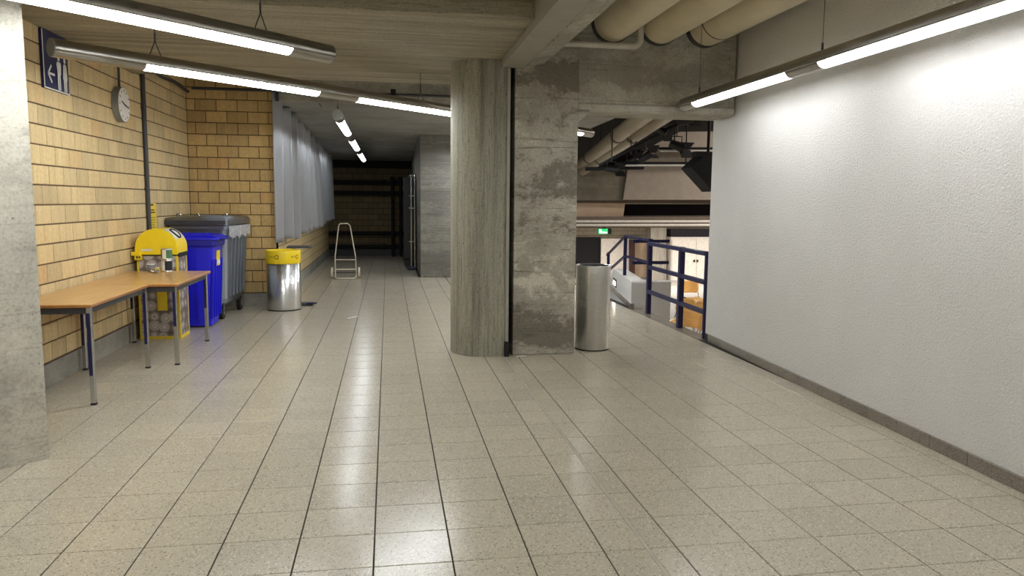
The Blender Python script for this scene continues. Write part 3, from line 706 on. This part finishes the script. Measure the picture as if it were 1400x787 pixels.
def arrows(R=.026, w=.009):
    vs_, fs = [], []
    for k in range(3):
        a = k*2*PI/3; n = 6; o = len(vs_)
        for q in range(n+1):
            b = a+q/n*1.45; vs_ += [Vector((math.cos(b)*(R-w/2), math.sin(b)*(R-w/2), 0)), Vector((math.cos(b)*(R+w/2), math.sin(b)*(R+w/2), 0))]
        fs += [(o+2*q, o+2*q+1, o+2*q+3, o+2*q+2) for q in range(n)]
        o = len(vs_); b = a+1.45; vs_ += [Vector((math.cos(b)*(R-w*1.2), math.sin(b)*(R-w*1.2), 0)), Vector((math.cos(b)*(R+w*1.2), math.sin(b)*(R+w*1.2), 0)), Vector((math.cos(b+.5)*R, math.sin(b+.5)*R, 0))]; fs.append((o, o+1, o+2))
    return vs_, fs
for a0 in (math.radians(-110), math.radians(-38)):
    v_, f_ = text_mesh('PET', .038); wrap(v_, f_, a0-.20, .738, 'ink', 'lettering')
    v_, f_ = arrows(); wrap(v_, f_, a0+.10, .738, 'ink', 'recycling_mark')
# bag stand behind it
t = thing('bag_stand', (-1.20, 11.0, 0), 'dark pedal bag stand peeking out behind the yellow-topped bin', 'stand')
MB().box((-1.40, 11.05, 0), (-1.08, 11.25, .03)).build('base', 'dark_grey', t, .004)
MB().box((-1.16, 10.98, .035), (-1.02, 11.04, .05)).build('pedal', 'navy_paint', t, .003)
MB().tube([(-1.36, 11.22, .03), (-1.36, 11.22, .84)], .012, 10).build('post', 'dark_grey', t)
MB().box((-1.42, 10.98, .83), (-1.10, 11.26, .855)).build('lid', 'dark_grey', t, .006)

# ------------------------------------------------------------------ steel bin by the columns
bx2, by2 = 2.085, 7.50
t = thing('steel_bin', (bx2, by2, 0), 'tall open brushed steel bin right of the stained column', 'bin')
MB().lathe([(0, .01), (.172, .01), (.178, .016), (.178, .70), (.1795, .702), (.1795, .868), (.1805, .874), (.172, .874), (.170, .05), (0, .05)], (bx2, by2, 0), 64).build('body', 'brushed_steel', t)
MB().lathe([(.165, 0), (.175, 0), (.175, .012), (.165, .012)], (bx2, by2, 0), 48).build('base_ring', 'rubber', t)
MB().lathe([(.169, .60), (.166, .865), (.1685, .868)], (bx2, by2, 0), 48).build('liner', 'dark_grey', t)

# ------------------------------------------------------------------ hand truck
hx, hy = -.835, 14.95
t = thing('hand_truck', (hx, hy, 0), 'small tubular hand truck standing alone in the corridor', 'hand truck')
fr = [(hx-.19, hy, .06), (hx-.19, hy, .42), (hx-.115, hy+.05, 1.02), (hx-.085, hy+.05, 1.06), (hx+.06, hy+.05, 1.06), (hx+.10, hy+.05, 1.02), (hx+.20, hy, .42), (hx+.21, hy, .06)]
MB().tube(fr, .011, 10).build('frame', 'ivory_tube', t)
MB().tube([(hx-.18, hy, .36), (hx+.20, hy, .36)], .009, 8).build('crossbar', 'ivory_tube', t)
MB().tube([(hx-.19, hy, .17), (hx+.21, hy, .17)], .013, 8).build('crossbar', 'ivory_tube', t)
MB().tube([(hx-.19, hy, .06), (hx-.18, hy-.12, .018), (hx-.14, hy-.2, .016), (hx+.16, hy-.2, .016), (hx+.20, hy-.12, .018), (hx+.21, hy, .06)], .013, 10).build('toe_bar', 'ivory_tube', t)
for x in (hx-.25, hx+.265):
    MB().loft([[(xx_, hy+.04+.105*math.cos(6.2832*k/28), .105+.105*math.sin(6.2832*k/28)) for k in range(28)] for xx_ in (x-.018, x+.018)], True).build('wheel', 'ivory_tube', t, .008)
MB().tube([(hx-.26, hy+.04, .105), (hx+.27, hy+.04, .105)], .008, 8).build('axle', 'dark_grey', t)

# ------------------------------------------------------------------ curtain
t = thing('curtain', (-1.5, 11.0, .9), 'long grey pleated curtain hanging along the left side of the corridor', 'curtain')
cm = MB(); nu, nv = 420, 26; rows = []
ph = [random.uniform(0, 6.28) for _ in range(8)]
for j in range(nv+1):
    v = j/nv; row = []
    for i in range(nu+1):
        u = i/nu; y = 10.985+9.2*u
        top = (3.02-.10*min(1, u*12)) if u < .03 else 2.90-.0 - (y-11.3)*.033
        top = min(top, 2.86-(y-11.15)*.03 if y > 11.2 else 3.02)
        bot = .91+.12*u+.015*math.sin(y*5+ph[0])+.012*math.sin(y*13+ph[1])
        z = top+(bot-top)*v
        amp = .10+.05*v
        f = math.sin(y*12.5+1.1*math.sin(y*2.3+ph[2])+.5*v*math.sin(y*3+ph[3]))
        g = math.sin(y*27+ph[4]+1.5*math.sin(y*1.3))
        f = f*.8+.3*math.sin(y*23+2*math.sin(y*1.9+ph[6])+ph[7]); x = -1.49+amp*f*(1-.8*math.exp(-(y-11.0)/.12))+.018*g*(.5+v)-.03*v-.065*math.exp(-(y-11.0)/.15)
        x = max(x, -1.595 if y > 11.3 else -1.565)
        row.append((x, y+.02*math.sin(y*25+ph[5])*v, z))
    rows.append(row)
cm.loft(rows, False, True, closed=False)
c = cm.build('cloth', 'curtain_cloth', t); sd_ = c.modifiers.new('thickness', 'SOLIDIFY'); sd_.thickness = .003
MB().box((-1.515, 11.0, 2.86), (-1.485, 11.14, 3.02)).bar((-1.5, 11.2, 2.85), (-1.5, 20.2, 2.58), .03, .03).build('rail', 'dark_grey', t)

# ------------------------------------------------------------------ end of the corridor
for k, (z, yy, r) in enumerate(((1.99, 20.85, .055), (1.70, 20.85, .055), (.62, 20.85, .05), (.27, 20.85, .05))):
    nm = ('topmost', 'second highest', 'second lowest', 'lowest')[k]
    t = thing('black_pipe', (-.5, yy, z), nm+' black pipe across the dark end wall of the corridor', 'pipe', 'black pipes on the end wall')
    MB().tube([(-1.58, yy, z), (.60, yy, z)], r, 14).build('pipe', 'near_black', t)
    for x in (-1.45, -.1): MB().tube([(x-.03, yy, z), (x+.03, yy, z)], r+.02, 14).build('flange', 'near_black', t)
for x, lab in ((.12, 'black upright pipe left on the dark end wall'), (.33, 'black upright pipe on the dark end wall nearest the rack')):
    t = thing('black_pipe', (x, 20.7, 0), lab, 'pipe', 'black uprights on the end wall')
    MB().tube([(x, 20.72, 0), (x, 20.72, 2.1)], .04, 12).build('pipe', 'near_black', t)
    MB().tube([(x, 20.72, 2.05), (x, 20.72, 2.15)], .06, 12).build('cap', 'near_black', t)

t = thing('panel_rack', (.5, 18.3, 0), 'tall rack of folded black panels with a chrome front post', 'rack')
for k in range(6):
    y = 17.0+k*.55
    MB().box((.34+.012*k, y, .22), (.58, y+.45, 2.02-.03*k)).build('panel', 'black', t, .006)
    MB().box((.36, y+.05, .04), (.56, y+.40, .20)).build('skid', 'black', t, .006)
for x in (.50, .575): MB().tube([(x, 16.72, .06), (x, 16.72, 2.08)], .018, 12).build('post', 'chrome', t)
for z in (.62, 1.35, 1.62, 2.06): MB().tube([(.45, 16.72, z), (.60, 16.72, z)], .016, 10).build('crossbar', 'chrome', t)
for z in (.55, .66, 1.75, 2.07): MB().tube([(.50, 16.72, z), (.44, 20.3, z-.03)], .014, 10).build('rail', 'dark_grey', t)
MB().box((.40, 16.55, .02), (.60, 16.9, .06)).build('foot', 'navy_paint', t, .006)

tag(MB().tube([(-2.6, 10.95, 2.99), (3.3, 10.95, 2.99)], .018, 8).build('cable_pipe', 'dark_grey'), 'thin conduit pipe crossing the beam above the corridor mouth', 'pipe')
tag(MB().box((.05, 10.9, 2.94), (.12, 11.06, 3.06)).build('junction_box', 'near_black', bevel=.004), 'small black junction box on the beam above the corridor', 'box')

# paper scraps
def scrap(x, y, l, w, rz, lab):
    mb = MB(); n = 5
    mb.loft([[(-l/2+l*k/n, -w/2, .002+.006*abs(math.sin(k*1.3))) for k in range(n+1)], [(-l/2+l*k/n, w/2, .003+.005*abs(math.cos(k))) for k in range(n+1)]], False, False, closed=False)
    o = mb.build('paper_scrap', 'white_plastic'); o.location = (x, y, 0); o.rotation_euler.z = rz; tag(o, lab, 'scrap')
scrap(-.46, 9.85, .19, .04, .9, 'white paper scrap on the tiles before the corridor')
scrap(1.28, 7.16, .10, .05, .1, 'small pale scrap on the floor at the foot of the stained column')

# ------------------------------------------------------------------ railing and low wall at the edge
t = thing('railing', (3.5, 8.8, 0), 'navy blue steel railing along the floor edge past the white wall', 'railing')
for (x, y, z0, z1, w) in ((3.484, 7.885, 0, .97, .032), (3.50, 8.64, 0, .99, .065), (3.512, 9.80, 0, 1.03, .06), (3.63, 11.25, .38, 1.02, .045), (3.93, 13.15, -.3, .62, .045)):
    MB().box((x-w/2, y-w/2, z0), (x+w/2, y+w/2, z1)).build('post', 'navy_paint', t, .004)
for z in (.965, .645, .31): MB().bar((3.505, 9.78, z), (3.486, 7.89, z-.006), .045, .05).build('rail', 'navy_paint', t, .004)
for z in (1.01, .70): MB().bar((3.515, 9.82, z), (3.63, 11.25, z-.01), .04, .035).build('rail', 'navy_paint', t, .004)
for z, z2 in ((1.0, .56), (.69, .24)): MB().bar((3.63, 11.25, z), (3.95, 13.3, z2), .035, .035).build('handrail', 'navy_paint', t, .004)
t = thing('railing', (3.75, 10.4, .38), 'short navy railing return standing on the white low wall', 'railing')
MB().box((3.71, 10.38, .38), (3.75, 10.42, .95)).build('post', 'navy_paint', t, .003)
for z in (.965, .655): MB().bar((3.46, 10.38, z), (4.02, 10.42, z), .04, .045).build('rail', 'navy_paint', t, .003)

lwx = lambda y: 3.43+.174*(y-10.3)
prof = [(10.30, -1.15), (10.30, .375), (10.33, .39), (12.35, .39), (12.60, .28), (12.75, .02), (12.75, -1.15)]
lw = MB().loft([[(lwx(y)+o, y, z) for y, z in prof] for o in (0, .22)])
lw = struct(lw.build('wall_low', 'plaster', bevel=.01), 'low white parapet at the top of the stairs down', 'wall')
MB().box((3.66, 10.30, -1.15), (4.03, 10.55, .388)).build('end_block', 'plaster', lw, .01)
MB().box((3.415, 10.285, 0), (3.47, 10.30, .075)).build('skirting', 'tile_dark', lw, .002)
MB().loft([[(lwx(y)-.014, y, 0), (lwx(y)+.01, y, 0), (lwx(y)+.01, y, .075), (lwx(y)-.014, y, .075)] for y in (10.29, 12.6)]).build('skirting', 'tile_dark', lw, .002)
t = thing('wall_light', (lwx(12.1), 12.1, .17), 'small lit step light set in the low white parapet', 'light')
def wl_box(o0, o1, y0, y1, z0, z1): return MB().loft([[(lwx(y)+o0, y, z0), (lwx(y)+o1, y, z0), (lwx(y)+o1, y, z1), (lwx(y)+o0, y, z1)] for y in (y0, y1)])
wl_box(-.012, .01, 11.92, 12.28, .12, .25).build('frame', 'dark_grey', t, .003)
wl_box(-.016, -.011, 11.97, 12.23, .145, .21).build('lens', 'floor_light', t)
eb = struct(MB().box((3.49, 7.84, -1.15), (3.56, 10.3, .0)).build('floor_edge', 'plaster'), 'white face of the upper floor where it drops to the auditorium', 'wall')
MB().box((3.40, 7.84, -.02), (3.575, 10.3, .003)).build('edge_tile', 'tile_dark', eb, .002)

# ------------------------------------------------------------------ auditorium beyond
HZ = -1.15
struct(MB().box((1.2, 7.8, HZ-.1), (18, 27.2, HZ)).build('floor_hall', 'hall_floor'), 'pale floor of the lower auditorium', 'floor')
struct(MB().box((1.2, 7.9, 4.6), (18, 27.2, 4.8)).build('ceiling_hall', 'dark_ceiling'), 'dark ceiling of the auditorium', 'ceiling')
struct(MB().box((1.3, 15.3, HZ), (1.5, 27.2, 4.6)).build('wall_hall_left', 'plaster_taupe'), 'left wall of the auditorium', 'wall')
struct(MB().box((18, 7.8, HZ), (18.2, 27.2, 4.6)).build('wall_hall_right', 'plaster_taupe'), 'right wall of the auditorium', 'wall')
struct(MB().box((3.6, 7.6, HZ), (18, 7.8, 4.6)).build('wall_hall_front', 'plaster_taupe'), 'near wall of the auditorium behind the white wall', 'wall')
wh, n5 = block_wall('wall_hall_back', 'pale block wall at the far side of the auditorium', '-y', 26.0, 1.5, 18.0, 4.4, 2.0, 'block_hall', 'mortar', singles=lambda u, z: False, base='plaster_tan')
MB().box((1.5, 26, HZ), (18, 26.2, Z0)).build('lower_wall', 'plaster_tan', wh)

def quad_slab(pix, Y, depth, name, mat, parent=None, bevel=0.0):
    """a flat panel seen frontally, standing in the plane y = Y with real thickness"""
    p = [at(x, y, Y) for x, y in pix]
    return MB().loft([[(q.x, Y, q.z) for q in p], [(q.x, Y+depth, q.z) for q in p]], True, False).build(name, mat, parent, bevel)
# balcony front and the panels above it
bal = struct(quad_slab([(770, 311), (1150, 311), (1150, 296), (770, 296)], 19.8, 3.0, 'trim_6', 'bare_board'), 'brown balcony edge across the auditorium', 'beam')
for y in (302.5, 307.5):
    a, b = at(770, y, 19.7), at(1150, y, 19.7); MB().tube([a, b], .035, 10).build('rail', 'cabinet_paint', bal)
struct(quad_slab([(770, 297), (852, 297), (855, 275), (770, 275)], 20.0, .15, 'wall_balcony', 'plaster_tan'), 'tan panel above the balcony edge', 'wall')
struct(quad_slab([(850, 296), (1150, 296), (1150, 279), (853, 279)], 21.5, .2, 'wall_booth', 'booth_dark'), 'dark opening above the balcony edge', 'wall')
struct(quad_slab([(770, 277), (1150, 280), (1150, 272), (770, 272)], 19.9, .3, 'trim_7', 'bare_board'), 'brown timber rail over the balcony panels', 'beam')
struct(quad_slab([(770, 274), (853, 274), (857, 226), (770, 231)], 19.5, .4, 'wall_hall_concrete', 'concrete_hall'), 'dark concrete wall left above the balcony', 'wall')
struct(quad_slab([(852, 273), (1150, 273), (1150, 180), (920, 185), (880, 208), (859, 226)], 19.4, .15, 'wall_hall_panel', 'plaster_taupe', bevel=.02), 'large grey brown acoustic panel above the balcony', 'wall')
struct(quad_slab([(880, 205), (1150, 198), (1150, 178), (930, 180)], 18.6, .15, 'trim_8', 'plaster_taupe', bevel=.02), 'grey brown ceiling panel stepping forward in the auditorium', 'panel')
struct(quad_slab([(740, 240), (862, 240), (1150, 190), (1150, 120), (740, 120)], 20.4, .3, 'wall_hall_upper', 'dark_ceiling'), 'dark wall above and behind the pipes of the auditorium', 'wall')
# lower far side
d = thing('double_door', at(800, 366, 25.9), 'black open doorway in the far wall under the exit sign', 'door')
quad_slab([(770, 380), (821, 380), (821, 324), (770, 324)], 25.92, .05, 'opening', 'near_black', d)
quad_slab([(821, 385), (860, 385), (860, 326), (822, 326)], 25.85, .06, 'door_leaf', 'cabinet_paint', d, .005)
quad_slab([(862, 380), (868, 380), (868, 328), (862, 328)], 25.6, .15, 'door_post', 'red_brown', d, .005)
struct(quad_slab([(889, 420), (911, 420), (911, 300), (890, 300)], 25.0, .4, 'column_far', 'concrete_light', bevel=.01), 'grey concrete column against the far wall of the auditorium', 'column')
cb = thing('tall_cabinet', at(950, 400, 24.9), 'wide pale cabinet with two doors at the far side of the auditorium', 'cabinet')
quad_slab([(917, 400), (1000, 400), (1000, 324), (917.5, 324)], 24.9, .6, 'body', 'cabinet_paint', cb, .01)
for a, b in ((919, 951.5), (952.5, 985)):
    dr = quad_slab([(a, 396), (b, 396), (b, 327), (a, 327)], 24.87, .04, 'door', 'cabinet_paint', cb, .006)
    quad_slab([(951.5+(1.2 if a > 950 else -3.0), 358), (951.5+(3.2 if a > 950 else -1.0), 358), (951.5+(3.2 if a > 950 else -1.0), 355), (951.5+(1.2 if a > 950 else -3.0), 355)], 24.84, .03, 'handle', 'near_black', dr)
quad_slab([(917, 325), (1000, 325), (1000, 313), (917, 313)], 25.1, .4, 'dark_top', 'booth_dark', cb)
ex = thing('exit_sign', at(825, 317, 19.7), 'small glowing green exit sign under the balcony', 'sign')
quad_slab([(817, 320), (836, 320), (836, 312), (817, 312)], 21.0, .06, 'box', 'dark_grey', ex, .004)
q = at(826, 312, 21.0); MB().box((q.x-.05, 21.0, q.z-.005), (q.x+.05, 21.05, .975)).build('bracket', 'dark_grey', ex)
quad_slab([(818, 319.6), (831, 319.6), (831, 312.6), (818, 312.6)], 20.985, .012, 'panel', 'exit_green', ex)
quad_slab([(820, 318.8), (830, 318.8), (830, 317.0), (823, 316.6), (821.4, 313.2), (819.4, 313.4)], 20.978, .006, 'figure', 'exit_white', ex)

# big pipes over the auditorium
for (a, b, r, lab) in (((905, 138, 10.6), (786, 231, 20.0), .14, 'upper of the two beige pipes slanting over the auditorium'), ((932, 142, 10.9), (796, 233, 19.0), .13, 'lower of the two beige pipes slanting over the auditorium')):
    p, q = at(*a), at(*b); t = thing('hall_pipe', q, lab, 'pipe', 'beige pipes over the auditorium')
    MB().tube([p, p.lerp(q, .5), q], r, 24).build('pipe', 'hall_pipe_paint', t)
    for k in (.35, .72): c_ = p.lerp(q, k); dd = (q-p).normalized(); MB().tube([c_-dd*.06, c_+dd*.06], r+.012, 24).build('collar', 'bare_board', t)
    MB().tube([p.lerp(q, .72), p.lerp(q, .72)+Vector((0, 0, 1.2))], .012, 6).build('hanger', 'near_black', t)
# lighting bars, spotlights, loudspeaker
for (x0, x1, y, Y, lab) in ((846, 960, 226, 13.5, 'thin pale lighting bar, lower one, over the auditorium'), (902, 1000, 206, 13.0, 'thin pale lighting bar, upper one, over the auditorium')):
    a, b = at(x0, y, Y), at(x1, y, Y); t = thing('lighting_bar', a, lab, 'bar')
    MB().tube([a, b], .018, 10).build('bar', 'white_plastic', t)
    MB().tube([a+Vector((0, .05, .045)), b+Vector((0, .05, .045))], .022, 10).build('cable_duct', 'near_black', t)
    for k in (.2, .8): c_ = a.lerp(b, k); MB().tube([c_, c_+Vector((0, .05, 2))], .012, 6).build('hanger', 'near_black', t)
def spot(px, py, Y, s_, lab, tilt):
    c_ = at(px, py, Y); t = thing('spotlight', c_, lab, 'spotlight', 'stage spotlights over the auditorium')
    dr = Vector((math.cos(tilt), -.35, math.sin(tilt))).normalized()
    MB().tube([c_-dr*.16*s_, c_+dr*.02*s_, c_+dr*.18*s_], [.085*s_, .10*s_, .11*s_], 18).build('body', 'black', t)
    MB().tube([c_+dr*.18*s_, c_+dr*.19*s_], .10*s_, 18).build('lens', 'dark_grey', t)
    MB().tube([c_+Vector((-.12*s_, 0, 0)), c_+Vector((-.12*s_, 0, .2*s_)), c_+Vector((.12*s_, 0, .2*s_)), c_+Vector((.12*s_, 0, 0))], .012, 6).build('yoke', 'black', t)
    MB().tube([c_+Vector((0, 0, .2*s_)), Vector((c_.x, c_.y, 4.6))], .011, 6).build('hook', 'black', t)
    for k in (-1, 1): MB().add([c_+dr*.19*s_+Vector((-.13*s_, 0, k*.02*s_)), c_+dr*.19*s_+Vector((.13*s_, 0, k*.02*s_)), c_+dr*.27*s_+Vector((.15*s_, 0, k*.17*s_)), c_+dr*.27*s_+Vector((-.15*s_, 0, k*.17*s_))], [(0,1,2,3)]).build('flap', 'black', t)
spot(925, 199, 12.9, .8, 'black stage spotlight under the upper lighting bar', -.4)
spot(882, 215, 13.4, .7, 'black stage spotlight in front of the beige pipes, middle one', .6)
spot(862, 221, 13.6, .6, 'small black stage spotlight beside the middle one', .5)
spot(903, 178, 12.6, .6, 'black stage spotlight high beside the beige pipes', -.6)
spot(836, 231, 13.3, .65, 'black stage spotlight low below the beige pipes', -.1)
spot(936, 165, 11.8, .7, 'black stage spotlight just under the concrete lintel', .2)
t = thing('truss', at(940, 160, 12.5), 'black steel truss carrying the stage lights under the lintel', 'truss')
for (a, b) in (((800, 231, 13.6), (880, 229, 13.6)), ((820, 226, 13.8), (950, 157, 12.2)), ((905, 166, 12.2), (952, 166, 12.2)), ((935, 150, 12.2), (936, 170, 12.2))):
    MB().tube([at(*a), at(*b)], .035, 8).build('tube', 'near_black', t)
t = thing('loudspeaker', at(962, 232, 12.0), 'black loudspeaker hanging near the end of the white wall', 'speaker')
p = [at(945, 229, 12.0), at(975, 262, 12.0), at(990, 258, 12.0), at(990, 214, 12.0), at(962, 213, 12.0)]
MB().loft([[tuple(q) for q in p], [(q.x, q.y+.45, q.z) for q in p]], True).build('cabinet', 'near_black', t, .01)
MB().box((at(955, 214, 12).x, 12.1, at(955, 214, 12).z), (at(990, 207, 12).x, 12.3, at(990, 207, 12).z)).build('bracket', 'near_black', t)
q = at(968, 212, 12.2); MB().tube([(q.x, 12.2, q.z), (q.x, 12.2, 4.6)], .025, 10).build('hanger', 'near_black', t)
g = [at(947, 231, 11.99), at(974, 260.5, 11.99), at(977, 258, 11.99), at(951, 228, 11.99)]
MB().loft([[tuple(q) for q in g], [(q.x, q.y+.02, q.z) for q in g]], True).build('grille', 'near_black', t)

# chairs of the auditorium
def chair():
    t = thing('stacking_chair', (0, 0, HZ), 'x', 'chair', 'orange plywood chairs in the auditorium')
    z = HZ
    s_ = MB(); rows = []
    for j in range(7):
        v = j/6; rows.append([(-.21+.42*i/8, -.22+.42*v, z+.45-.02*math.cos((i/8-.5)*PI)*1.0-.015*math.sin(v*PI)+.02*v) for i in range(9)])
    s_.loft(rows, False, True, closed=False); o = s_.build('seat', 'chair_ply', t); o.modifiers.new('thickness', 'SOLIDIFY').thickness = .012
    b_ = MB(); rows = []
    for j in range(9):
        v = j/8; hw = .21*math.sqrt(max(0.05, 1-(abs(v-.5)*2)**4*.5))
        rows.append([(-hw+2*hw*i/10, .20+.06*v-.045*math.cos((i/10-.5)*PI)*-1, z+.56+.29*v) for i in range(11)])
    b_.loft(rows, False, True, closed=False); o = b_.build('backrest', 'chair_ply', t); o.modifiers.new('thickness', 'SOLIDIFY').thickness = .012
    for sx in (-1, 1):
        MB().tube([(sx*.20, -.20, z+.43), (sx*.225, -.25, z+.012)], .011, 8).build('leg', 'chrome', t)
        MB().tube([(sx*.20, .16, z+.43), (sx*.235, .27, z+.012)], .011, 8).build('leg', 'chrome', t)
        MB().tube([(sx*.20, -.20, z+.43), (sx*.20, .16, z+.44), (sx*.20, .24, z+.56), (sx*.19, .28, z+.75)], .011, 8).build('side_frame', 'chrome', t)
        MB().tube([(sx*.22, -.08, z+.47), (sx*.30, -.08, z+.50), (sx*.30, .12, z+.50)], .012, 8).build('link', 'black', t)
    return t
c0 = chair()
spots = [((948, 16.6), 0, 'orange plywood chair standing alone before the pale cabinet, seen between the railing bars'),
         ((988, 16.5), .0, 'orange plywood chair half cut off by the end railing post'),
         ((930, 13.4), -.85, 'orange plywood chair by the thick railing post, upper row'),
         ((957, 13.0), -.85, 'orange plywood chair in the upper row beside the end post'),
         ((936, 11.9), -.85, 'orange plywood chair by the thick railing post, lower row'),
         ((962, 11.45), -.85, 'orange plywood chair low beside the end railing post')]
for k, ((px, Y), rz, lab) in enumerate(spots):
    o = c0 if k == 0 else copy_tree(c0)
    q = at(px, 420, Y); o.location = (q.x, Y, HZ); o.rotation_euler.z = rz; o['label'] = lab
# unseen fittings added above the frame to light the auditorium
for k, (x, y) in enumerate(((9.2, 11.5), (11, 16.5), (13.5, 21.5), (14, 12))):
    t = thing('added_hall_lamp', (x, y, 4.5), ('unseen ceiling lamp added over the near seats of the auditorium', 'unseen ceiling lamp added over the middle of the auditorium', 'unseen ceiling lamp added over the far side of the auditorium', 'unseen ceiling lamp added over the right seats of the auditorium')[k], 'lamp')
    MB().box((x-.8, y-.25, 4.50), (x+.8, y+.25, 4.595)).build('housing', 'white_plastic', t, .005)
    MB().add([(x-.75, y-.2, 4.495), (x+.75, y-.2, 4.495), (x+.75, y+.2, 4.495), (x-.75, y+.2, 4.495)], [(3,2,1,0)]).build('diffuser', 'tube_hall', t)
for k, x in enumerate((6.0, 8.1, 11.0)):  # added out of sight to brighten the far wall and the cabinet
    t = thing('added_hall_lamp', (x, 22.3, .84), ('unseen flat lamp added under the balcony near the doorway', 'unseen flat lamp added under the balcony before the far column', 'unseen flat lamp added under the balcony before the pale cabinet')[k], 'lamp')
    MB().box((x-.7, 22.1, .82), (x+.7, 22.5, .90)).build('housing', 'white_plastic', t, .004)
    MB().add([(x-.65, 22.13, .817), (x+.65, 22.13, .817), (x+.65, 22.47, .817), (x-.65, 22.47, .817)], [(3,2,1,0)]).build('diffuser', 'fill_balcony', t)
print('blocks', n1, n2, n3, n4, 'tiles', len(near), len(field))
